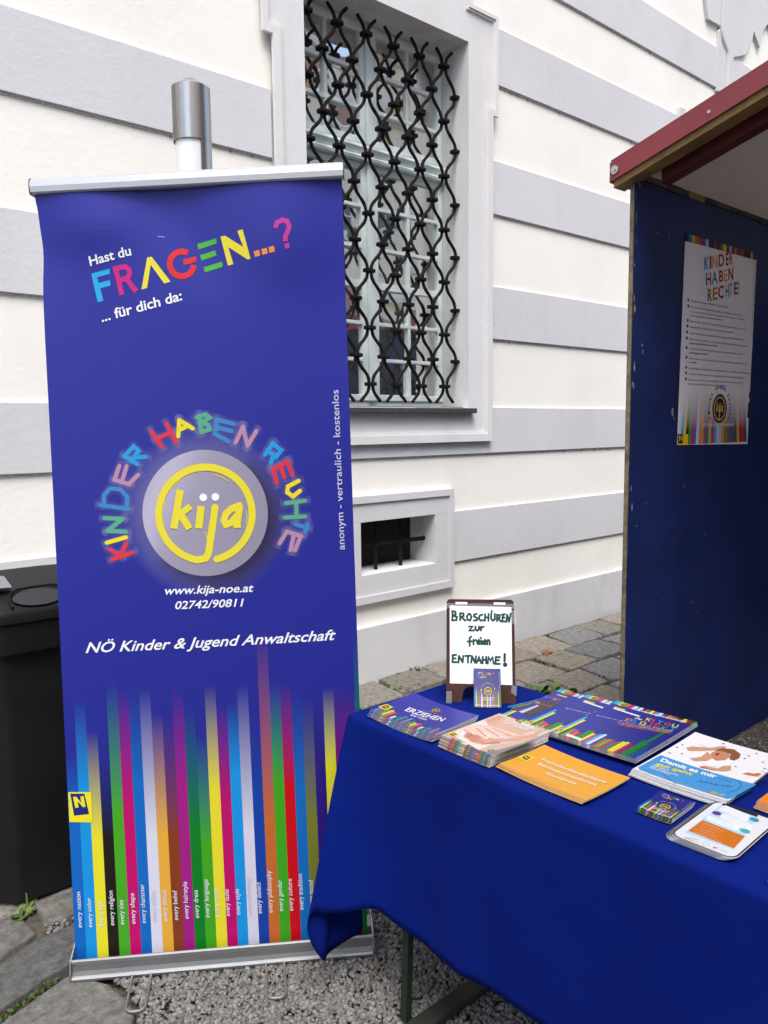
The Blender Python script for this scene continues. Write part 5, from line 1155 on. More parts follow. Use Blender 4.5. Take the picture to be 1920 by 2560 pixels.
# ------------------------------------------------------------------ the building across the courtyard (seen mirrored in the panes)
M_OPP = mat('pale_cream_facade', (.9, .82, .70), .9, var=.05, vscale=.6)  # even cream tone of the far facade
M_OPW = mat('white_trim', (.8, .78, .74), .8)
M_OPR = mat('brown_roof_tiles', (.14, .06, .04), .8, var=.3, vscale=2)
M_OPG = mat('dark_far_glass', (.09, .10, .105), .2)
opp = thing('courtyard_facade', 'cream facade across the courtyard, mirrored in the panes behind the grille', 'building', (14, -9, 0), world=True)
m = MB(); m.box((-10, -9.8, -.02), (34, -9, 10.2), M_OPP); m.build('wall', opp)
m = MB(); m.box((-10.3, -9.9, 10.2), (34.3, -8.5, 10.5), M_OPW); m.box((-10, -8.998, 5.2), (34, -8.9, 5.5), M_OPW); m.box((-10, -8.998, 9.5), (34, -8.85, 9.75), M_OPW); m.build('cornice', opp)
m = MB(); m.add([(-10.5, -8.4, 10.5), (34.5, -8.4, 10.5), (34.5, -13, 14.5), (-10.5, -13, 14.5)], [(0, 1, 2, 3)], M_OPR); m.build('roof', opp)
for i in range(11):
    for zz in (1.6, 6.2):
        x = -6+i*3.3; wm = MB()
        wm.box((x-.2, -8.997, zz-.25), (x+1.5, -8.92, zz+2.75), M_OPW); wo = wm.build('window_frame', opp)
        g = MB()
        for a in range(2):
            for b in range(4): g.box((x+.08+a*.6, -8.919, zz+.05+b*.62), (x+.62+a*.6, -8.905, zz+.58+b*.62), M_OPG)
        g.build('pane', wo)
# ------------------------------------------------------------------ steel light column behind the banner
M_STEEL = mat('brushed_steel', (.60, .57, .53), .28, 1.0, var=.06, vscale=3, bump=.0003, bscale=300)
_n = M_STEEL.node_tree.nodes; _l = M_STEEL.node_tree.links; _p = _n['Principled BSDF']; _p.inputs['Anisotropic'].default_value = .5
_tx = _n.new('ShaderNodeTexCoord'); _mp = _n.new('ShaderNodeMapping'); _mp.inputs['Scale'].default_value = (26, 26, .25)
_nz = _n.new('ShaderNodeTexNoise'); _nz.inputs['Scale'].default_value = 1.; _nz.inputs['Detail'].default_value = 5
_cr = _n.new('ShaderNodeValToRGB'); _cr.color_ramp.elements[0].position = .35; _cr.color_ramp.elements[0].color = (.22, .19, .17, 1); _cr.color_ramp.elements[1].position = .62; _cr.color_ramp.elements[1].color = (.66, .63, .58, 1)
_l.new(_tx.outputs['Object'], _mp.inputs[0]); _l.new(_mp.outputs[0], _nz.inputs['Vector']); _l.new(_nz.outputs[0], _cr.inputs[0]); _l.new(_cr.outputs[0], _p.inputs['Base Color'])
M_OPAL = mat('opal_lamp_tube', (.74, .76, .78), .3)
lc = thing('lamp_column', 'brushed steel light column with white tube rising behind the blue banner', 'lamp', (1.592, 3.0, 0), world=True)
m = MB(); R_ = .076
m.lathe([(R_, 2.694), (R_, 2.903)], M_STEEL, (1.592, 3.0), 48); m.lathe([(R_, 2.903), (.03, 2.934), (.0, 2.938)], M_STEEL, (1.592, 3.0), 48)
m.lathe([(R_-.003, 2.694), (R_, 2.694)], M_STEEL, (1.592, 3.0), 48)
m.build('cap', lc)
m = MB(); m.lathe([(.0685, .85), (.0685, 2.70)], M_OPAL, (1.592, 3.0), 40); m.build('tube', lc)
m = MB(); m.lathe([(R_-.001, .85), (R_-.001, 2.694)], M_STEEL, (1.592, 3.0), 12, True, rad(-92), rad(-26)); m.lathe([(R_-.004, .85), (R_-.004, 2.694)], M_STEEL, (1.592, 3.0), 12, True, rad(-92), rad(-26)); m.build('strip', lc)
m = MB(); m.lathe([(R_, -.01), (R_, .85), (.066, .852)], M_STEEL, (1.592, 3.0), 40); m.build('post', lc)

# ------------------------------------------------------------------ wheelie bin
M_BIN = mat('black_bin_plastic', (.006, .0065, .007), .55, var=.25, vscale=4, bump=.0006, bscale=150, spec=.22, dirt=(.018, .018, .018), dscale=5, damt=.3)
M_LID = mat('grey_black_lid_plastic', (.0065, .007, .008), .6, spec=.16, var=.2, vscale=5, bump=.0005, bscale=120)
M_DISH = mat('lighter_grip_plastic', (.009, .0095, .0115), .5)  # grip oval, a little lighter than the lid
M_RUB = mat('rubber', (.012, .012, .012), .8)
M_GPAP = mat('shade_grey_paper', (.17, .165, .18), .6, var=.1)  # the sheet's shading is put into this grey
M_WPAP = mat('white_paper', (.72, .73, .76), .7, var=.03)
wb = thing('wheelie_bin', 'black wheelie bin with closed lid standing behind the banner at the left', 'bin', (.93, 2.9, 0), world=True)
def rrect(x0, x1, y0, y1, r, n=6, skip=None):
    P = []
    for cx, cy, a in ((x1-r, y1-r, 0), (x0+r, y1-r, 90), (x0+r, y0+r, 180), (x1-r, y0+r, 270)):
        for k in range(n+1): P.append((cx+r*math.cos(rad(a+90*k/n)), cy+r*math.sin(rad(a+90*k/n))))
    return P
def loft(m, secs, mt, cap0=True, cap1=True, smooth=True):
    n = len(secs[0][0]); vs = [(x, y, z) for P, z in secs for x, y in P]
    fs = [(i*n+k, i*n+(k+1) % n, (i+1)*n+(k+1) % n, (i+1)*n+k) for i in range(len(secs)-1) for k in range(n)]
    m.add(vs, fs, mt, smooth)
    if cap0: m.add(vs[:n], [tuple(range(n))[::-1]], mt)
    if cap1: m.add(vs[-n:], [tuple(range(n))], mt)
def binline(o, back=0.):
    """rounded outline of the bin, o metres outside the body's rim line"""
    P = [(1.14+o, 2.575-o), (1.14+o, 3.10+o), (.50-o, 3.10+o), (.49-o, 2.86), (.53-o, 2.74), (.645-o*.6, 2.585-o*.9), (.675-o*.4, 2.575-o)]
    P = P[::1]
    for _ in range(2):
        P = [((a[0]*(1-t)+b[0]*t), (a[1]*(1-t)+b[1]*t)) for a, b in zip(P, P[1:]+P[:1]) for t in (.2, .8)]
    return P
bx = MB()
loft(bx, [(binline(-.03), .02), (binline(0), .86), (binline(0), .862)], M_BIN, True, False)
bx.build('body', wb)
bx = MB()
loft(bx, [(binline(.026), .862), (binline(.032), .955), (binline(.02), .957)], M_BIN)
bx.build('rim', wb)
bx = MB()
loft(bx, [(binline(.040), .960), (binline(.040), .985), (binline(.032), 1.0), (binline(-.035), 1.044), (binline(-.05), 1.048)], M_LID)
lid = bx.build('lid', wb)
hx = MB()                                             # grip: a raised lip over a shallow oval dish in the sloping front
def lidp(x, t, o=0.): return (x, 2.535+.075*t-o*.35, 1.0+.05*t+o)
arc = [(.682, .12), (.681, .45), (.690, .78), (.712, .98), (.76, 1.02), (.815, 1.02), (.842, .97), (.853, .75), (.854, .45), (.850, .2)]
hx.tube([lidp(x, t, .004) for x, t in arc], .0042, M_LID, 8)
hx.add([lidp(.768+.078*math.cos(rad(a)), .5+.42*math.sin(rad(a)), .004) for a in range(0, 360, 20)], [tuple(range(18))], M_DISH)
hx.build('handle', lid)
for sx in (.70, 1.10):
    wx = MB(); wx.tube([(sx-.025, 3.06, .10), (sx+.025, 3.06, .10)], .10, M_RUB, 24); wx.build('wheel', wb)
bx = MB()
bx.add([(.555, 2.697, .47), (.597, 2.640, .47), (.586, 2.636, .65), (.544, 2.693, .65)], [(0, 1, 2, 3)], M_WPAP)
bx.build('notice', wb)
m = MB()
a = [(.40, 2.60, 1.075), (.70, 2.60, 1.064), (.73, 2.80, 1.068), (.42, 2.86, 1.11)]
m.add(a+[(x, y, z-.0006) for x, y, z in a], [(0, 1, 2, 3), (7, 6, 5, 4), (0, 4, 5, 1), (1, 5, 6, 2), (2, 6, 7, 3), (3, 7, 4, 0)], M_GPAP)
tag(m.build('paper_sheet'), 'loose paper sheet, coloured grey for its shading, lying on the lid of the black bin', 'paper')

# ------------------------------------------------------------------ roll-up banner
M_ALU = mat('anodised_aluminium', (.33, .34, .345), .42, .85, var=.04, vscale=8, bump=.0002, bscale=400)
M_RAIL = mat('white_aluminium_rail', (.42, .435, .46), .4, .3)
M_BPLA = mat('black_plastic', (.02, .02, .022), .5)
CB = [Vector((.6949, 2.1845, .032)), Vector((1.3917, 1.71, .033)), Vector((1.3305, 1.696, 2.205)), Vector((.7292, 2.2497, 2.18))]
BW, BH = .84, 2.16
UB = Vector((.8266, -.5628, 0)); NB = Vector((-.5628, -.8266, 0))   # along the base, and out towards the viewer
ban = thing('roll_up_banner', 'tall blue roll-up banner with coloured stripes and yellow ring emblem', 'banner', (1.03, 1.94, 0), world=True)
def bend(x, y):
    s, t = x/BW, y/BH
    top = math.exp(-((1-t)/.09)**2) if t < 1 else 1.
    d = 0.
    d += .007*math.exp(-((1-t)/.05)**2)*math.sin(s*9.5+.6)                      # ripples under the top rail
    d += .011*math.exp(-((s-.17)/.14)**2)*math.exp(-((t-.955)/.035)**2)
    d += -.011*math.exp(-((s-.42-1.2*(1-t))/.12)**2)*math.exp(-((t-.94)/.06)**2)
    d += .010*math.exp(-((s-.80)/.14)**2)*math.exp(-((t-.93)/.05)**2)
    d += -.012*math.exp(-((s-1.0)/.14)**2)*math.exp(-((t-.86)/.10)**2)
    d += -.010*math.exp(-(s/.1)**2)*math.exp(-((t-.93)/.07)**2)
    d += .004*math.sin(t*5.2+s*2.2)*math.sin(t*math.pi)                           # very gentle waviness down the sheet
    d += -.010*(abs(s-.5)*2)**3*math.sin(t*math.pi)
    return d
def banner3(x, y, off=0.):
    s, t = x/BW, y/BH
    p = (CB[0]*(1-s)+CB[1]*s)*(1-t)+(CB[3]*(1-s)+CB[2]*s)*t
    # the left edge draws in just below the rail
    if t > .8: p = p+UB*(.006*math.exp(-((t-.93)/.03)**2)*math.exp(-(s/.2)**2)) - UB*(.006*math.exp(-((1-t)/.015)**2)*math.exp(-(s/.2)**2))
    return tuple(p+NB*(bend(x, y)+off))
P = Print()
BLUE = hexc('2d3196'); BLU2 = hexc('20278a')
def bgcol(x, y):
    k = min(1, max(0, (y-.35)/1.75))
    return tuple(BLU2[i]*(1-k)+BLUE[i]*k for i in range(3))+(1.,)
P.grid(0, 0, BW, BH, bgcol, 0, .018)
sw = BW/27.45
for op in ART['banner']:
    if op[0] != 'STRIPES': continue
    for i, (c, y0, y1) in enumerate(op[1]):
        y0 += .03; c3 = hexc(c); x0 = i*sw; x1 = min(BW, x0+sw)
        if i >= 27: x0, x1 = BW-sw*.45, BW
        pts = []; cols = []; N = 30
        ys = [y1*q/30 for q in range(30)]+[y1+(y0-y1)*k/(N-1) for k in range(N)]
        for y in ys:
            k = 0 if y <= y1 else (y-y1)/(y0-y1); al = max(0., 1-k)**1.2
            bgc = bgcol(x0, y); cc = tuple(c3[q]*al+bgc[q]*(1-al) for q in range(3))
            pts += [(x0, y), (x1, y)]; cols += [(*cc, 1.)]*2
        P.add(pts, [(2*k, 2*k+1, 2*k+3, 2*k+2) for k in range(len(ys)-1)], cols, .8)
    # a few left-over streaks high above the stripes
for op in ART['banner']:
    if op[0] == 'DISC':
        c, r = op[1], op[2]
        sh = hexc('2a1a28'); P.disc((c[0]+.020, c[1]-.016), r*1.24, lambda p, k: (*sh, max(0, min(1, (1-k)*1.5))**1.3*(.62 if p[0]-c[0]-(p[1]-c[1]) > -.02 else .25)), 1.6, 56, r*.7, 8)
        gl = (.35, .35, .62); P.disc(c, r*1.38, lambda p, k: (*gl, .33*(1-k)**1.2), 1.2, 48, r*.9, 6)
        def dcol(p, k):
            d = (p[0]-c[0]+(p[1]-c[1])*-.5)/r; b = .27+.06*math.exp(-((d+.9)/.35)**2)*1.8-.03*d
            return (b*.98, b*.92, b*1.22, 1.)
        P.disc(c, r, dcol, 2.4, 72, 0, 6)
P.art('banner')
fab = part('fabric', P.mesh('fabric', lambda x, y, o: banner3(x, y, o+.0004), M_PRINT), ban)
# back of the sheet
bk = MB(); N = 24
M_BACK = mat('banner_back', (.45, .45, .46), .7)
N = 110; vs = [banner3(BW*i/44, BH*j/N, -.0018) for j in range(N+1) for i in range(45)]
bk.add(vs, [(j*45+i, j*45+i+1, (j+1)*45+i+1, (j+1)*45+i) for j in range(N) for i in range(44)], M_BACK, True); bk.build('fabric_back', ban, False)
# top rail
def along(a, b, prof, m, mt, smooth=False):
    """profile (out, up) swept from a to b"""
    a, b = Vector(a), Vector(b); t = (b-a).normalized(); o = Vector((t.y, -t.x, 0)).normalized()
    if o.dot(NB) < 0: o = -o
    u_ = t.cross(o); u_ = u_ if u_.z > 0 else -u_
    n = len(prof); vs = [p+o*x+u_*z for p in (a, b) for x, z in prof]
    m.add(vs, [(i, (i+1) % n, n+(i+1) % n, n+i) for i in range(n)], mt, smooth)
    m.add(vs[:n], [tuple(range(n))], mt); m.add(vs[n:], [tuple(range(n))[::-1]], mt)
tl, tr = CB[3], CB[2]; td = (tr-tl).normalized()
m = MB(); along(tl-td*.011, tr+td*.004, [(.011, -.004), (.016, .0), (.017, .014), (.013, .030), (.004, .037), (-.008, .036), (-.013, .02), (-.012, -.004)], m, M_RAIL)
rail = m.build('top_rail', ban)
m = MB(); along(tl-td*.013, tl-td*.0112, [(.013, -.006), (.018, .0), (.018, .015), (.014, .032), (.004, .039), (-.009, .038), (-.014, .02), (-.013, -.006)], m, M_BPLA); m.build('end_cap', rail)
m = MB(); along(tr+td*.0042, tr+td*.006, [(.013, -.006), (.018, .0), (.018, .015), (.014, .032), (.004, .039), (-.009, .038), (-.014, .02), (-.013, -.006)], m, M_BPLA); m.build('end_cap', rail)
# cassette
a0 = Vector((.676, 2.149, .0))-UB*.004; b0 = Vector((1.375, 1.675, .0))+UB*.004
m = MB()
prof = [(.010, .004), (.0115, .012), (.0085, .0165), (.0045, .018), (.001, .03), (.0005, .046), (.004, .053), (.0035, .0605), (-.002, .063), (-.008, .061), (-.008, .022), (-.045, .022), (-.045, .062), (-.09, .068), (-.11, .055), (-.11, .004)]
along(a0, b0, prof, m, M_ALU); cas = m.build('cassette', ban)
for p, d in ((a0, -1), (b0, 1)):
    m = MB(); along(p+UB*d*.0005, p+UB*d*.004, [(.012, .003), (.013, .03), (.004, .062), (-.05, .085), (-.10, .085), (-.118, .06), (-.118, .003)], m, M_ALU); m.build('end_plate', cas)
# wire feet
for s in (.225, .665):
    c = a0+(b0-a0)*s; m = MB(); w = .026; L = .165
    pts = []
    for x, y in [(-w, -.03), (-w, L-.03)]+[(-w+.02-.02*math.cos(rad(k)), L-.03+.02*math.sin(rad(k))) for k in (20, 45, 70, 90)]+[(w-.02+.02*math.sin(rad(k)), L-.03+.02*math.cos(rad(k))) for k in (0, 20, 45, 70, 90)]+[(w, -.03)]:
        pts.append(c+UB*(x+.010*y/L)+NB*y+Vector((0, 0, .011)))
    m.tube(pts, .0034, M_ALU, 8); m.build('wire_foot', ban)
m = MB(); bc = (a0+b0)/2-NB*.075; tc_ = (tl+tr)/2-NB*.045
m.tube([tuple(bc+Vector((0, 0, .06))), tuple(tc_)], .009, M_ALU, 10); m.build('support_pole', ban)

# ------------------------------------------------------------------ table, cloth
M_GRN = mat('dark_green_metal', (.004, .014, .006), .6, var=.3, vscale=12, dirt=(.16, .085, .03), dscale=9, damt=.0)
M_GRNW = mat('worn_dark_green_metal', (.008, .013, .007), .75, var=.3, vscale=14, dirt=(.06, .035, .018), dscale=5, damt=.95)
M_WOOD = mat('table_wood', (.42, .28, .12), .5, var=.2, vscale=3)
TX0, TX1, TY0, TY1, TZ = 1.285, 1.80, -.56, 1.638, .768
tb = thing('folding_table', 'narrow folding table with dark green legs under the blue cloth', 'table', (1.54, .54, 0), world=True)
m = MB(); m.box((TX0+.006, TY0, .742), (TX1-.006, TY1-.006, .766), M_WOOD, .003); m.build('tabletop', tb)
for yy in (1.41, -.33):
    for x in (1.262, 1.775):
        m = MB(); q_ = .034 if x < 1.5 else -.02; m.add([(x+dx+(q_ if z else 0), yy+dy, .012+z) for z in (0, .73) for dx, dy in ((0, -.011), (.019, -.011), (.019, .011), (0, .011))], [(0, 3, 2, 1), (4, 5, 6, 7), (0, 1, 5, 4), (1, 2, 6, 5), (2, 3, 7, 6), (3, 0, 4, 7)], M_GRN); m.build('leg', tb)
    m = MB(); m.box((1.255, yy-.075, .008), (1.805, yy-.0235, .03), M_GRNW, .004); m.build('foot_rail', tb)
    m = MB(); m.box((1.288, yy-.012, .60), (1.775, yy+.012, .63), M_GRN, .002); m.build('cross_rail', tb)

def cloth_mat():
    m = mat('royal_blue_cloth', (.0007, .008, .12), .9, var=.14, vscale=2.2, spec=.08, sheen=.0)
    n = m.node_tree.nodes; l = m.node_tree.links; p = n['Principled BSDF']
    tc = n.new('ShaderNodeTexCoord')
    wv = n.new('ShaderNodeTexNoise'); wv.inputs['Scale'].default_value = 900; l.new(tc.outputs['Object'], wv.inputs['Vector'])
    bp = n.new('ShaderNodeBump'); bp.inputs['Distance'].default_value = .0006; l.new(wv.outputs[0], bp.inputs['Height'])
    n2 = n.new('ShaderNodeTexNoise'); n2.inputs['Scale'].default_value = 7; n2.inputs['Detail'].default_value = 3; l.new(tc.outputs['Object'], n2.inputs['Vector'])
    b2 = n.new('ShaderNodeBump'); b2.inputs['Distance'].default_value = .008; b2.inputs['Strength'].default_value = .6; l.new(n2.outputs[0], b2.inputs['Height']); l.new(bp.outputs[0], b2.inputs['Normal'])
    vo = n.new('ShaderNodeTexVoronoi'); vo.feature = 'DISTANCE_TO_EDGE'; vo.inputs['Scale'].default_value = 1.5
    wz = n.new('ShaderNodeTexNoise'); wz.inputs['Scale'].default_value = 1.6; l.new(tc.outputs['Object'], wz.inputs['Vector'])
    ad = n.new('ShaderNodeVectorMath'); ad.operation = 'MULTIPLY_ADD'; ad.inputs[1].default_value = (.5, .5, .5); l.new(wz.outputs['Color'], ad.inputs[0]); l.new(tc.outputs['Object'], ad.inputs[2]); l.new(ad.outputs[0], vo.inputs['Vector'])
    mr = n.new('ShaderNodeMapRange'); mr.inputs[2].default_value = .035; mr.interpolation_type = 'SMOOTHSTEP'; l.new(vo.outputs['Distance'], mr.inputs[0])
    mk = n.new('ShaderNodeTexNoise'); mk.inputs['Scale'].default_value = 2.1; l.new(tc.outputs['Object'], mk.inputs['Vector'])
    m2 = n.new('ShaderNodeMapRange'); m2.inputs[1].default_value = .48; m2.inputs[2].default_value = .62; l.new(mk.outputs[0], m2.inputs[0])
    iv = n.new('ShaderNodeMath'); iv.operation = 'SUBTRACT'; iv.inputs[0].default_value = 1; l.new(mr.outputs[0], iv.inputs[1])
    mm = n.new('ShaderNodeMath'); mm.operation = 'MULTIPLY'; l.new(iv.outputs[0], mm.inputs[0]); l.new(m2.outputs[0], mm.inputs[1])
    b3 = n.new('ShaderNodeBump'); b3.inputs['Distance'].default_value = .0016; l.new(mm.outputs[0], b3.inputs['Height']); l.new(b2.outputs[0], b3.inputs['Normal'])
    l.new(b3.outputs[0], p.inputs['Normal'])
    return m
M_CLOTH = cloth_mat()
cl = MB(); CZ = .7695
# hanging part: columns from the table edge down to the hem
colsC = []
def column(e, out, hem, k=.0, wav=0.):
    """e edge point, out outward unit vector, hem lower end: a rounded fold over the edge, then a fall"""
    e = Vector(e); h_ = Vector(hem); o = Vector(out); pts = [e-o*.02, e-o*.006]
    for a in (0, 30, 60, 90): pts.append(e+o*(.012*math.sin(rad(a)))+Vector((0, 0, -.012*(1-math.cos(rad(a))))))
    s0 = pts[-1]; n = 24
    for q in range(1, n+1):
        t = q/n; hz = t**(1.0-.12*k)
        p = Vector((s0.x+(h_.x-s0.x)*hz, s0.y+(h_.y-s0.y)*hz, s0.z+(h_.z-s0.z)*t))
        pts.append(p+o*wav*math.sin(t*math.pi*.5)*t)
    return pts
y = TY0-.02
while y < 1.30:
    wv = .008*math.sin(y*5.3+.8)+.004*math.sin(y*13+2)+.016*math.exp(-((y-1.18)/.05)**2)
    colsC.append(column((TX0, y, CZ), (-1, 0, 0), (1.243+.004*math.sin(y*7), y, .288+.004*math.sin(y*3)), 0, wv)); y += .035
# (edge x, edge y, outward x, outward y, hem x, y, z) round the corner, smoothed below
keys = [(TX0, 1.30, -1, 0, 1.244, 1.30, .287), (TX0, 1.36, -1, 0, 1.243, 1.36, .288), (TX0, 1.42, -1, 0, 1.241, 1.415, .290), (TX0, 1.47, -1, 0, 1.235, 1.448, .300), (TX0, 1.51, -1, 0, 1.228, 1.478, .304), (TX0, 1.545, -1, 0, 1.213, 1.52, .288),
        (TX0, 1.575, -1, 0, 1.196, 1.56, .268), (TX0, 1.60, -1, .1, 1.176, 1.595, .257), (TX0, 1.615, -1, .2, 1.158, 1.612, .257), (TX0, 1.625, -.95, .3, 1.143, 1.626, .262), (TX0+.001, 1.630, -.9, .44, 1.132, 1.634, .252), (TX0+.002, 1.634, -.8, .6, 1.128, 1.641, .225),
        (TX0+.003, 1.636, -.75, .66, 1.131, 1.643, .190), (TX0+.004, 1.637, -.7, .71, 1.142, 1.636, .152), (TX0+.005, TY1, -.66, .75, 1.165, 1.622, .112), (TX0+.008, TY1, -.6, .8, 1.198, 1.641, .110), (TX0+.012, TY1, -.5, .87, 1.262, 1.636, .122), (TX0+.02, TY1, -.4, .9, 1.306, 1.630, .130),
        (TX0+.03, TY1, -.2, .98, 1.316, 1.642, .172), (TX0+.07, TY1, 0, 1, 1.345, 1.668, .25)]
KA = np.array(keys)
for q in range(len(KA)-1):
    p0, p1, p2, p3 = KA[max(q-1, 0)], KA[q], KA[q+1], KA[min(q+2, len(KA)-1)]
    for t in (0, .33, .67):
        k_ = .5*((2*p1)+(p2-p0)*t+(2*p0-5*p1+4*p2-p3)*t*t+(3*p1-p0-3*p2+p3)*t**3)
        colsC.append(column((k_[0], k_[1], CZ), Vector((k_[2], k_[3], 0)).normalized(), k_[4:7], min(1, q/8)*.6))
x = TX0+.12
while x < TX1+.001:
    colsC.append(column((x, TY1, CZ), (0, 1, 0), (x, 1.668+.006*math.sin(x*30), .29), 0)); x += .04
colsC.append(column((TX1, TY1, CZ), (.7, .7, 0), (1.85, 1.69, .14), 0))
y = TY1-.04
while y > TY0-.02:
    colsC.append(column((TX1, y, CZ), (1, 0, 0), (1.835+.008*math.sin(y*9), y, .29), 0)); y -= .06
x = TX1-.02
while x > TX0:
    colsC.append(column((x, TY0-.02, CZ), (0, -1, 0), (x, TY0-.06, .29), 0)); x -= .05
colsC.append(colsC[0])
n = len(colsC[0]); vs = [tuple(p) for c in colsC for p in c]
cl.add(vs, [(i*n+k, i*n+k+1, (i+1)*n+k+1, (i+1)*n+k) for i in range(len(colsC)-1) for k in range(n-1)], M_CLOTH, True)
inner = [c_[0] for c_ in colsC]
cl.add([tuple(p) for p in inner], tessellate_polygon([[Vector((p.x, p.y, 0)) for p in inner]]), M_CLOTH, True)
co_ = cl.build('tablecloth')
tag(co_, 'royal blue cloth draped over the table, corner hanging in a point', 'tablecloth')
md = co_.modifiers.new('thickness', 'SOLIDIFY'); md.thickness = .0012; md.offset = 1

# ------------------------------------------------------------------ brochures and leaflets
BOOK_Z = CZ+.003
def curve_z(x, y, W, H, amt): return amt*((x/W-.5)**2*1.2+(y/H-.45)**2*.8)
def booklet(name, W, H, t, art, bg, spine, edge_col=(.5, .495, .48), m=M_PAPER, amt=.006, radius=0., extra=None, droop=0.):
    """one thin booklet: printed cover, page edges; local origin at the cover's middle underside, +y is its top"""
    P = Print()
    def f3(x, y, o):
        z = curve_z(x, y, W, H, amt)-droop*(1-y/H)**3
        return (x-W/2, y-H/2, t+z+o)
    if radius:
        out = rrect(0, W, 0, H, radius, 5); P.poly(out, bg, 0)
    else:
        P.grid(0, 0, W, H, bg if callable(bg) else (lambda x, y: (*bg, 1.)), 0, .02); out = None
    if extra: extra(P)
    if art: P.art(art, k=K)
    v0 = len(P.v)
    # page block: rim and underside
    if out is None:
        N = 10; out = [(W*i/N, 0) for i in range(N)]+[(W, H*i/N) for i in range(N)]+[(W-W*i/N, H) for i in range(N)]+[(0, H-H*i/N) for i in range(N)]
    n = len(out); zz = -t/P.LAYER*.98
    pts = [(x, y) for x, y in out]
    o = len(P.v)
    for L in (-.3, zz): P.v += [(x, y, L) for x, y in pts]
    for i in range(n):
        j = (i+1) % n; P.f.append((o+i, o+n+i, o+n+j, o+j)); P.c.append([(*(spine if pts[i][1] < 1e-6 and pts[j][1] < 1e-6 and spine else edge_col), 1.)]*4)
    if radius:
        P.f.append(tuple(o+n+i for i in range(n))[::-1]); P.c.append([(*edge_col, 1.)]*n)
    else:
        P.grid(0, 0, W, H, edge_col, zz, .04)
    return P.mesh(name, f3, m)
ORD = ['top', 'second', 'third', 'fourth', 'fifth', 'sixth', 'seventh', 'eighth', 'ninth', 'tenth', 'eleventh', 'twelfth']
def stack(name, me, c, ang, n, t, what, below, group, cat, step=(0, 0), jitr=.0015, jang=.4, z0=BOOK_Z, fan=0.):
    """n booklets lying on one another; each is a thing of its own, the last one on top"""
    first = None
    for i in range(n):
        lvl = n-1-i                                      # 0 = top
        o = part(name, me) if first is None else first.copy()
        if first is None: first = o
        else: COL.objects.link(o)
        a = rad(ang+random.uniform(-jang, jang)*(1 if lvl else 0)+fan*lvl)
        ux, uy = (math.cos(a), math.sin(a)), (-math.sin(a), math.cos(a))
        dx = step[0]*lvl+(random.uniform(-jitr, jitr) if lvl else 0); dy = step[1]*lvl+(random.uniform(-jitr, jitr) if lvl else 0)
        o.location = (c[0]+ux[0]*dx+uy[0]*dy, c[1]+ux[1]*dx+uy[1]*dy, z0+i*t*1.12); o.rotation_euler = (0, 0, a)
        tag(o, what if lvl == 0 else below % ORD[lvl], cat, group)
K = .56
sk = hexc('e9d3c6', K); sk2 = hexc('c8b8ac', K)
def bars_edge(P, W, t, cols):
    pass
violet = hexc('3a3a98', K)
me = booklet('brochure', .243, .161, .0018, 'erz', lambda x, y: tuple(violet[i]*(1+.25*y/.161) for i in range(3))+(1.,), hexc('9aa0b8', K), amt=.02, droop=.004)
stack('brochure', me, (1.391, 1.460), -89, 9, .0018, 'violet brochure titled ERZIEHEN aber richtig, topmost of its stack', 'violet striped brochure, %s from the top of the ERZIEHEN stack', 'brochures in the violet ERZIEHEN stack', 'brochure', (0, -.0016))
me = booklet('brochure', .165, .215, .0018, 'hands', lambda x, y: tuple(sk[i]*min(1, y/.12)+sk2[i]*(1-min(1, y/.12)) for i in range(3))+(1.,), hexc('9a8f88', K), amt=.004)
stack('brochure', me, (1.424, 1.237), -89.8, 11, .0018, 'brochure with a photo of clasped hands, topmost of its thick stack', 'brochure with striped lower edge, %s from the top of the clasped hands stack', 'brochures in the clasped hands stack', 'brochure', (.0004, -.0018))
me = booklet('brochure', .236, .158, .0013, 'orange', hexc('e9a62e', K), hexc('e6cdb4', K), hexc('e6cdb4', K), amt=.012)
stack('brochure', me, (1.393, 1.0135), -91.4, 5, .0013, 'orange brochure with white title Fremdenfeindlichkeit, topmost of its stack', 'orange brochure, %s from the top of the Fremdenfeindlichkeit stack', 'orange brochures in one stack', 'brochure', (-.0008, -.0022))
kb = hexc('2b2f8f', K); kc = ['2aa9e0', '2aa9e0', 'e6d83a', 'e6d83a', '4cae3f', 'c8247f', 'c8247f', 'd8dce8', '2aa9e0', 'd8dce8', '20264a', 'c8247f', '2f8a3a', 'e6d83a', 'c8247f', '2aa9e0', 'd8dce8', '2a4a90', '7a2a20', 'e07030', '2f8a3a', 'c8102a', '2a4a20', '2f3a2a', 'e6d83a', 'c8102a', '7a1020', '0d7a34']
def topbar(P):
    for i, c in enumerate(kc): P.grid(.008*i, .313-.027, .008*i+.008, .313, lambda x, y, c=c: (*hexc(c, K), 1.), 1.5+.2*(i % 3), .1)
    P.logo((.03, .299), .011, K)
    P.poly([(.018, .262), (.05, .262), (.05, .27), (.018, .27)], hexc('d8d23a', K), 2)
kbg = lambda x, y: tuple(kb[i]*(1.25-.5*x/.224) for i in range(3))+(1.,)
k_me = booklet('brochure', .224, .313, .0018, 'kiyou', kbg, hexc('b0b0b8', K), amt=.006, extra=topbar)
d_me = booklet('brochure', .224, .313, .0018, 'dance', kbg, hexc('b0b0b8', K), amt=.006, extra=topbar)
stack('brochure', d_me, (1.700, 1.238), -87, 2, .0018, 'blue brochure with a figure in violet drawing a bow, leftmost of the fanned row', 'blue brochure beneath the one showing a figure with a bow, %s from top', 'blue brochures fanned along the table edge', 'brochure', (.002, -.0022))
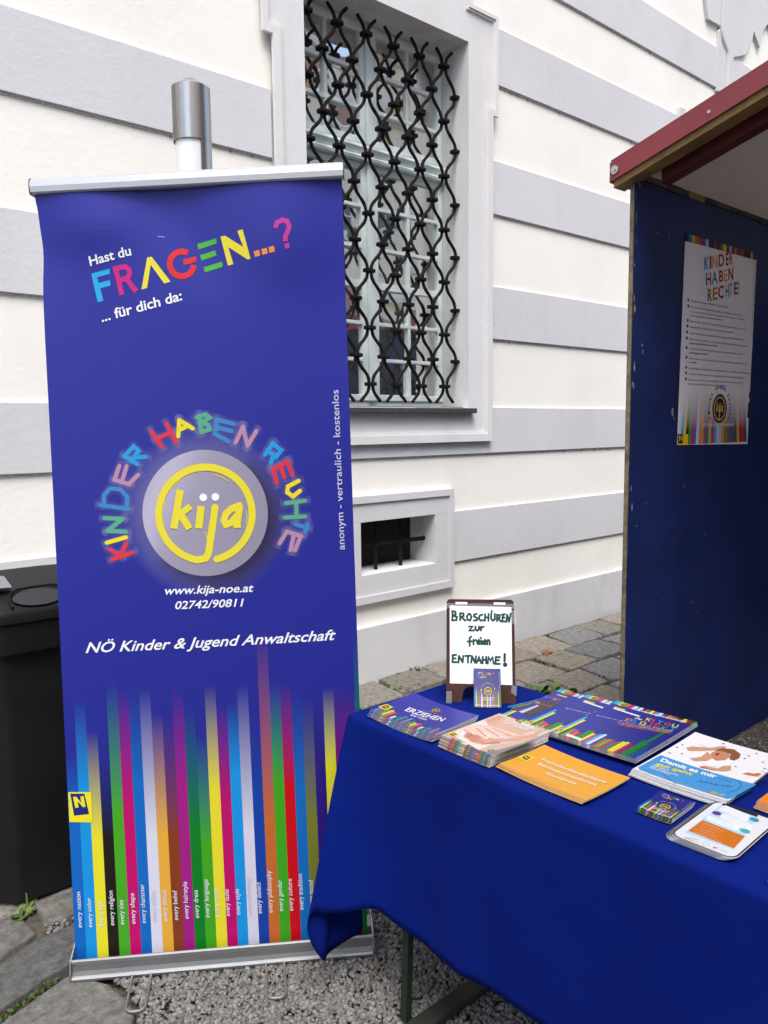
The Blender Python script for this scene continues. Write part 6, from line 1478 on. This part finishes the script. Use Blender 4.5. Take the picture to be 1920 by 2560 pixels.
stack('brochure', k_me, (1.700, 1.146), -87, 3, .0018, 'blue brochure with its left third showing, middle of the fanned row', 'blue brochure under the middle one of the fanned row, %s from top', 'blue brochures fanned along the table edge', 'brochure', (.003, -.0025), z0=BOOK_Z+.0048)
stack('brochure', k_me, (1.700, 1.051), -87.06, 4, .0018, 'blue KIYOU PROJEKT brochure lying fully visible at right of the fanned row', 'blue striped brochure, %s from the top under the KIYOU PROJEKT one', 'blue brochures fanned along the table edge', 'brochure', (.002, -.0025), z0=BOOK_Z+.0095)
me = booklet('brochure', .211, .297, .0018, 'damit', hexc('eeeef0', K), hexc('e4e4e8', K), hexc('e0e0e4', K), amt=.010)
stack('brochure', me, (1.6556, .8076), -87.9, 7, .0018, 'white and blue brochure titled Damit es mir gut geht, topmost of its stack', 'white brochure, %s from the top of the Damit es mir gut geht stack', 'white brochures in one stack', 'brochure', (-.0012, -.0016))
nb = hexc('262a80', K)
def mini(P, W=.0729, H=.0994):
    R = random.Random(3); cs = ['0d62b8', '158fd6', 'e0d92c', '1d1714', '45a224', 'bb0a68', '0d66ba', 'd2d4e4', 'dfa73c', '823a1c', '9c1c80', '067a24', '41a01f', 'e0d530', 'b70a66', '1490d8', 'cfcfdf', '123f9e', 'bf672e', '3ba01e', 'c3091a', '1268b6', '74782c', '2a1a78', 'd6d42e', '7c0f6e', '0d7a34']
    for i, c in enumerate(cs):
        c3 = hexc(c, K); h = H*(.30+.2*abs(i/26-.5)*2+R.uniform(0, .08)); x0, x1 = W*i/27, W*(i+1)/27
        P.add([(x0, 0), (x1, 0), (x1, h*.55), (x0, h*.55), (x1, h), (x0, h)], [(0, 1, 2, 3), (3, 2, 4, 5)], [(*c3, 1.)]*4+[(*nb, 1.)]*2, 1+.1*(i % 3))
    P.logo((W*.52, H*.42), W*.15, K)
    x = W*.16
    for ch, c in zip('FRAGEN...?', ['2aa9e0', 'c8247f', 'e6d83a', 'd42a2c', '4cae3f', 'e6d83a', 'ea9440', 'ea9440', 'ea9440', 'c23c9a']):
        ww = W*.075 if ch != '.' else W*.022
        P.text(ch, hexc(c, K), (x, H*.80+(x-W*.16)*.14), (ww*.85, ww*.1), (-.002, H*.065 if ch != '.' else H*.015), 4, 'b'); x += ww*1.08
    P.text('Hast du', hexc('f0f2f6', K), (W*.16, H*.885), (W*.16, W*.02), (-.0005, H*.03), 4, 'b'); P.text('... für dich da:', hexc('f0f2f6', K), (W*.2, H*.755), (W*.26, W*.035), (-.0005, H*.03), 4, 'b')
    P.text('www.kija-noe.at', hexc('f0f2f6', K), (W*.3, H*.235), (W*.44, 0), (0, H*.03), 4, 'bi'); P.text('02742/90811', hexc('f0f2f6', K), (W*.34, H*.18), (W*.36, 0), (0, H*.03), 4, 'bi'); P.text('NÖ Kinder & Jugend Anwaltschaft', hexc('f0f2f6', K), (W*.05, H*.035), (W*.9, 0), (0, H*.035), 4, 'bi')
    for i, c in enumerate(['d9344a', 'e8d62e', '5aa88a', '3d84c4', 'b48aa8', '2798dc', 'd9344a', 'e8d62e', '5aa88a', '3d84c4', '2798dc', 'd9344a', 'e8d62e', '5aa88a', 'b48aa8']):
        a = rad(195-i*15); P.text('KINDERHABENRECH'[i], hexc(c, K), (W*.52+W*.26*math.cos(a)-W*.02, H*.42+W*.26*math.sin(a)), (W*.045, 0), (0, W*.06), 4, 'b')
    P.text('anonym - vertraulich - kostenlos', hexc('c9cbe6', K), (W*.965, H*.5), (0, H*.42), (-W*.03, 0), 4)
sm_me = booklet('leaflet', .0729, .0994, .0011, None, nb, hexc('3a5a4a', K), (.6, .6, .6), amt=.004, extra=mini)
stack('leaflet', sm_me, (1.420, .781), -86.6, 7, .0011, 'small blue leaflet topmost of the little stack in front of the white brochures', 'small leaflet, %s from the top of the little stack near the table edge', 'small leaflets stacked flat', 'leaflet', (0, -.0009), .001, 1.2)
def phone_rim(P):
    P.stroke(rrect(.002, .120, .002, .196, .018, 5)+[(.120, .178)], .003, hexc('1c1c22', K), 1.6, cap=False)
ph_me = booklet('leaflet', .122, .198, .0018, 'phone', hexc('e4e6ea', K), hexc('c8c8c8', K), (.62, .62, .62), amt=0., radius=.02, extra=phone_rim)
stack('leaflet', ph_me, (1.4138, .6573), -88.1, 6, .0018, 'leaflet cut like a smartphone, topmost, with orange and white screen', 'leaflet cut like a smartphone, %s from the top of its stack', 'smartphone shaped leaflets in one stack', 'leaflet', (-.0028, .0005), .001, .8)
or_me = booklet('brochure', .15, .15, .003, None, hexc('f08a1e', K), hexc('f0c8a0', K), hexc('f0c8a0', K), amt=.008)
stack('brochure', or_me, (1.632, .585), -88, 5, .003, 'bright orange brochure cut off by the right picture edge, topmost of its pile', 'bright orange brochure at the right edge, %s from the top of its pile', 'orange brochures at the right edge', 'brochure', (-.001, -.0015))
gn_me = booklet('brochure', .15, .15, .0024, None, lambda x, y: (*hexc('a8cc28', K), 1.) if math.sin(x*90)*math.sin(y*70) < .25 else (*hexc('eef2e0', K), 1.), hexc('d8dcc8', K), (.6, .62, .5), amt=.010)
stack('brochure', gn_me, (1.395, .455), -85, 8, .0024, 'lime green brochure cut off by the right picture edge, topmost of its pile', 'lime green brochure at the right edge, %s from the top of its pile', 'lime green brochures at the right edge', 'brochure', (-.001, -.0015))

# ------------------------------------------------------------------ small folding chalk-board sign with hand lettering
M_BRN = mat('dark_brown_wood', (.045, .0185, .0145), .65, spec=.12, var=.25, vscale=12, bump=.0006, bscale=80, dirt=(.05, .03, .025), dscale=16, damt=.3)
M_HNG = mat('zinc_hinge', (.75, .75, .75), .3, .8)
M_TAPE = bpy.data.materials.new('clear_tape'); M_TAPE.use_nodes = True
_p = M_TAPE.node_tree.nodes['Principled BSDF']; _p.inputs['Base Color'].default_value = (.7, .7, .72, 1); _p.inputs['Roughness'].default_value = .25; _p.inputs['Specular IOR Level'].default_value = .3; _p.inputs['Alpha'].default_value = .10
sgn = thing('board_sign', 'small brown folding board sign with hand lettered sheet BROSCHÜREN zur freien ENTNAHME', 'sign', (1.60, 1.45, CZ+.002), world=True)
SB = Vector((1.5384, 1.5228, CZ+.0025)); sa, sl_ = rad(-46.5), rad(20)
SU = Vector((math.cos(sa), math.sin(sa), 0)); SN = Vector((-math.sin(sa), math.cos(sa), 0)); SV = SN*math.sin(sl_)+Vector((0, 0, math.cos(sl_))); SO = SU.cross(SV); SO = SO if SO.y < 0 else -SO
def s3(x, y, o): return tuple(SB+SU*x+SV*y+SO*o)
def splate(m, pts, o0, o1, mt, T=s3):
    t = tessellate_polygon([[Vector((p[0], p[1], 0)) for p in pts]]); n = len(pts)
    m.add([T(*p, o0) for p in pts], t, mt); m.add([T(*p, o1) for p in pts], t, mt)
    for i in range(n):
        a, b = pts[i], pts[(i+1) % n]; m.add([T(*a, o0), T(*b, o0), T(*b, o1), T(*a, o1)], [(0, 1, 2, 3)], mt)
arch = [(0, 0), (.044, 0), (.045, .012), (.048, .03), (.056, .041), (.068, .045), (.127, .045), (.139, .041), (.147, .03), (.150, .012), (.151, 0), (.195, 0), (.195, .278), (0, .278)]
m = MB(); splate(m, arch, 0, -.013, M_BRN); m.build('front_panel', sgn)
SV2 = -SN*math.sin(sl_)*0-SN*0+Vector((0, 0, 1))
top_ = SB+SV*.281
def s4(x, y, o):  # rear leg frame, leaning the other way
    b = top_+SN*.016; d = (SN*math.sin(rad(24))-Vector((0, 0, math.cos(rad(24))))); return tuple(b+SU*x+d*(.30-y)*.985+SN*o)
m = MB(); splate(m, [(p[0], p[1]*.3/.278) for p in arch], 0, .012, M_BRN, s4); m.build('rear_panel', sgn)
m = MB(); splate(m, [(.003, .281), (.192, .281), (.192, .290), (.187, .2935), (.008, .2935), (.003, .290)], -.004, -.030, M_BRN); m.build('top_bar', sgn)
for x in (.026, .136):
    m = MB(); splate(m, [(x, .2775), (x+.034, .2775), (x+.034, .2845), (x, .2845)], .0022, .0004, M_HNG); m.build('hinge', sgn)
P = Print()
for op in ART['sign']:
    if op[0] == 'QUAD':
        q = op[1]; P.add([q[0], q[1], q[2], q[3]], [(0, 1, 2, 3)], (*hexc('eeeefa', .74), 1.), 0)
teal = hexc('1f7a62', .8)
for op in ART['sign']:
    if op[0] == 'S': P.stroke([(x-.0006, y-.0008) for x, y in op[4]], op[3]*1.28, teal, 2.2+.03*(op[2]*10 % 5))
P.art('sign', k=.7)
part('paper_sheet', P.mesh('paper_sheet', lambda x, y, o: s3(x, y, .0008+o), M_MATT), sgn)
for k_, pts in enumerate(([(-.002, .266), (.193, .266), (.197, .281), (-.003, .281)], [(.185, .225), (.199, .22), (.199, .262), (.186, .262)], [(.0, -.004), (.0005, .03), (.016, .03), (.016, -.006)], [(.182, .03), (.197, .02), (.199, .05), (.184, .05)])):
    m = MB(); splate(m, pts, .0032+.0004*k_, .0030+.0004*k_, M_TAPE); m.build('tape', sgn, False)

# leaflets leaning against the sign
FB = Vector((1.566, 1.4406, CZ+.003)); fl_ = rad(34); FV = SN*math.sin(fl_)+Vector((0, 0, math.cos(fl_)))
rot = Matrix((SU, FV, SU.cross(FV))).transposed().to_euler()
for i in range(5):
    o = part('leaflet', sm_me); o.scale = (.0741/.0729, .1083/.0994, 1)
    d = 4-i
    o.location = FB+SU*.037+FV*.054+SU.cross(FV)*(-.0012*1.15*d)+SU*(random.uniform(-.001, .001) if d else 0)+FV*(.0008*d)
    o.rotation_euler = rot
    tag(o, 'small blue leaflet leaning upright against the brown sign, frontmost' if d == 0 else 'small leaflet leaning against the sign, %s one behind the frontmost' % ['', 'first', 'second', 'third', 'fourth'][d], 'leaflet', 'small leaflets leaning on the sign')

# ------------------------------------------------------------------ market booth at the right
M_PANEL = mat('navy_panel_paint', (.0035, .011, .072), .5, var=.28, vscale=3.5, bump=.0009, bscale=14, spec=.22, dirt=(.012, .02, .075), dscale=4, damt=.35, bump2=.0004, b2scale=120)
M_PLYE = mat('worn_plywood_edge', (.165, .138, .08), .85, var=.4, vscale=25, dirt=(.05, .035, .03), dscale=11, damt=.95, bump=.004, bscale=60)
M_YEL = mat('weathered_yellow_wood', (.20, .118, .032), .7, var=.25, vscale=10, dirt=(.07, .04, .02), dscale=9, damt=.75, bump=.002, bscale=40)
M_RED = mat('faded_red_sheet_metal', (.19, .026, .033), .45, var=.12, vscale=5, dirt=(.17, .02, .025), dscale=4, damt=.5, bump=.001, bscale=12)
M_DRED = mat('dark_red_paint', (.075, .007, .008), .5, var=.15)
M_CEIL = mat('cream_ply_ceiling', (.80, .74, .66), .8, var=.06, vscale=1.5, dirt=(.45, .38, .3), dscale=2, damt=.3)
M_DARKW = mat('dark_stained_wood', (.02, .012, .008), .7, var=.3)
M_ZINC = mat('zinc_screw', (.5, .5, .5), .4, .9)
M_CHIP = mat('bare_wood_chip', (.22, .18, .13), .9, var=.3, vscale=40)
bo = thing('market_booth', 'market booth with navy blue back panel and red edged sloping roof', 'booth', (4.2, 1.1, 0), world=True)
YB = 1.72; XL = 2.757
m = MB(); m.box((XL+.012, YB, .0), (5.9, YB+.022, 2.56), M_PANEL)
pnl = m.build('back_panel', bo)
# chipped and scratched paint: thin flakes of bare wood and pale scuffs on the panel
m = MB(); R = random.Random(4)
def chip(x, z, w, h, mt, n=8):
    pts = [(x+w*math.cos(6.283*k/n)*R.uniform(.6, 1.2), YB-.0008-R.random()*.0004, z+h*math.sin(6.283*k/n)*R.uniform(.6, 1.2)) for k in range(n)]
    m.add(pts, [tuple(range(n))], mt)
for i in range(13):
    z = R.choice([R.uniform(1.6, 2.05), R.uniform(2.05, 2.5), R.uniform(.5, 1.6)]); x = XL+.014+abs(R.gauss(0, .022))
    chip(x, z, R.uniform(.002, .006), R.uniform(.006, .035), M_CHIP)
for x, z, w, h in ((3.085, 1.60, .009, .022), (3.10, 1.57, .004, .008), (2.84, 1.86, .005, .008), (2.845, 1.835, .004, .012), (3.02, 2.31, .0015, .02), (2.93, 2.30, .012, .002), (3.72, 1.47, .006, .006), (3.30, .75, .006, .006), (3.35, .70, .003, .006), (3.48, .80, .004, .004), (3.05, .92, .003, .003), (3.62, .74, .006, .003), (2.83, 1.14, .004, .004), (3.4, 1.05, .004, .006), (3.2, 1.28, .005, .007)): chip(x, z, w, h, M_CHIP)
for i in range(40): chip(R.uniform(2.8, 4.2), R.uniform(.45, 2.4), R.uniform(.0008, .0025), R.uniform(.001, .006), M_CHIP, 5)
for i in range(14):
    x, z, a, L = R.uniform(2.8, 3.9), R.uniform(.5, 2.45), R.uniform(0, 3.14), R.uniform(.02, .09); q = .0004
    dx, dz = math.cos(a)*L, math.sin(a)*L; m.add([(x-q, YB-.0011, z), (x+q, YB-.0011, z), (x+dx, YB-.0011, z+dz)], [(0, 1, 2)], M_CHIP)
m.build('chipped_paint', pnl, False)
m = MB(); z = .0
while z < 2.50:
    h = R.uniform(.02, .09); dx = R.uniform(-.003, .003); m.box((XL+.006+dx*.5, YB+.001+R.uniform(0, .002), z), (XL+.0118, YB+.017, min(z+h, 2.5)), M_PLYE); z += h+.0006
m.build('panel_edge', pnl)
sl = .166/.577                                        # roof slope, rising towards the front
def rz(y, z0): return z0+(1.784-y)*sl
def roofbox(m, x0, x1, ya, yb, zt, zb, mt):
    """slab parallel to the roof; zt / zb are heights at the eave line"""
    v = [(x, y, rz(y, z)) for x in (x0, x1) for y in (ya, yb) for z in (zb, zt)]
    m.add(v, [(0, 1, 3, 2), (4, 6, 7, 5), (0, 4, 5, 1), (2, 3, 7, 6), (0, 2, 6, 4), (1, 5, 7, 3)], mt)
YE, YF = 1.784, -.25
m = MB(); roofbox(m, 2.708, 6.0, YE-.004, YF, 2.532, 2.505, M_DRED); roof = m.build('roof', bo)
m = MB(); roofbox(m, 2.70, 2.7075, YE, YF, 2.541, 2.470, M_RED); roofbox(m, 2.701, 6.0, YE+.0005, YE+.006, 2.540, 2.468, M_RED); roofbox(m, 2.7, 2.76, YE, YF, 2.547, 2.5415, M_RED); m.build('verge_flashing', roof)
m = MB(); m.tube([(2.694, 1.766, 2.508), (2.6995, 1.766, 2.508)], .016, M_ZINC, 20); m.tube([(2.690, 1.766, 2.508), (2.6935, 1.766, 2.508)], .007, M_ZINC, 6); m.build('screw', roof)
for yy in (1.40,):
    m = MB(); m.tube([(2.697, yy, rz(yy, 2.50)), (2.6998, yy, rz(yy, 2.50))], .006, M_ZINC, 10); m.build('rivet', roof)
m = MB(); roofbox(m, 2.712, 2.785, YE-.006, YF, 2.5045, 2.445, M_YEL); m.build('verge_board', bo)
m = MB(); roofbox(m, 2.842, 2.90, 1.655, YF, 2.4835, 2.425, M_DRED); m.build('rafter', bo)
m = MB(); roofbox(m, 2.786, 6.0, YE-.03, YF, 2.5045, 2.484, M_CEIL); m.build('ceiling', bo)
m = MB(); x = XL+.013
while x < 5.8:
    w = R.uniform(.05, .16); m.box((x, YB-.004-R.uniform(0, .003), 2.478+R.uniform(-.004, .006)), (x+w, YB-.0005, 2.512), R.choice([M_YEL, M_DRED, M_DARKW, M_DARKW])); x += w+.0005
m.build('worn_head_strip', bo)
m = MB(); m.box((5.9, YF+.1, .0), (5.925, YB-.001, 2.55), M_PANEL); m.box((5.84, YF+.1, 0), (5.899, YF+.16, 2.9), M_YEL); m.build('shading_side_panel', bo)  # side wall out of view, added to shade the booth
m = MB(); m.box((2.85, YF+.05, .0), (2.91, YF+.11, 2.99), M_YEL); m.build('front_post', bo)

# poster on the booth panel
P = Print()
pq = None
for op in ART['poster']:
    if op[0] == 'QUAD':
        q = pq = op[1]
        nx, ny = 44, 56; pts = []; cols = []
        for j in range(ny+1):
            for i in range(nx+1):
                s, t = i/nx, j/ny
                pts.append(tuple((q[0][d]*(1-s)+q[1][d]*s)*(1-t)+(q[3][d]*(1-s)+q[2][d]*s)*t for d in (0, 1)))
        P.add(pts, [(j*(nx+1)+i, j*(nx+1)+i+1, (j+1)*(nx+1)+i+1, (j+1)*(nx+1)+i) for j in range(ny) for i in range(nx)], (*hexc('e6dee2', .8), 1.), 0)
    if op[0] == 'PSTR':
        L = [s for s in op[1]]; zb, zt = op[2], op[3]
        for (xb, xt, c), (xb2, xt2, _) in zip(L, L[1:]):
            c3 = hexc(c, .8); w3 = hexc('e6dee2', .8); n = 24
            pts = []; cols = []
            for k in range(n+1):
                t = k/n; z = zb+(zt-zb)*t; al = max(0, 1-max(0, t-.25)/.75)**1.3
                pts += [(xb+(xt-xb)*t, z), (xb2+(xt2-xb2)*t, z)]; cc = tuple(c3[d]*al+w3[d]*(1-al) for d in range(3)); cols += [(*cc, 1.)]*2
            P.add(pts, [(2*k, 2*k+1, 2*k+3, 2*k+2) for k in range(n)], cols, 1)
    if op[0] == 'LOGOD':
        c, r = op[1], op[2]
        P.disc(c, r, hexc('12122a', .8), 3, 32, rings=1); P.disc(c, r*.82, hexc('e0b43a', .8), 3.4, 32, r*.72, 1)
        P.text('kija', hexc('e0b43a', .8), (c[0]-r*.52, c[1]-r*.2), (r*1.0, 0), (0, r*.62), 3.8, 'bi'); P.stroke([(c[0]+r*.02, c[1]+r*.1), (c[0]-r*.02, c[1]-r*.78)], r*.13, hexc('e0b43a', .8), 3.7)
        for i, ch in enumerate('KINDER HABEN RECHTE'):
            a = rad(205-i*12.8); rr = r*1.34
            P.text(ch if ch != ' ' else '.', hexc(['c02a2a', '3a3a4a', '1a5a8a', '2a2a4a', '8a2a2a', '3a8ab0', '6a6a6a'][i % 7], .8) if ch != ' ' else hexc('e6dee2', .8), (c[0]+rr*math.cos(a)-r*.09*math.sin(a), c[1]+rr*math.sin(a)+r*.09*math.cos(a)), (r*.22*math.sin(a), -r*.22*math.cos(a)), (r*.26*math.cos(a), r*.26*math.sin(a)), 3.5+.1*(i % 3), 'b')
P.art('poster', k=.8)
xm = (pq[0][0]+pq[1][0])/2; zm = (pq[0][1]+pq[2][1])/2
def poster3(x, z, o):
    fold = .0014*max(0, 1-abs(x-xm)/.05)+.0012*max(0, 1-abs(z-zm-.03)/.03)
    return (x, YB-.0025-fold-.002*math.sin((x-3.1)*9)**2-o, z)
P.RELIEF = 1.6
po = part('poster', P.mesh('poster', poster3, M_MATT))
tag(po, 'white poster headed KINDER HABEN RECHTE with coloured stripes, stuck to the navy panel', 'poster')
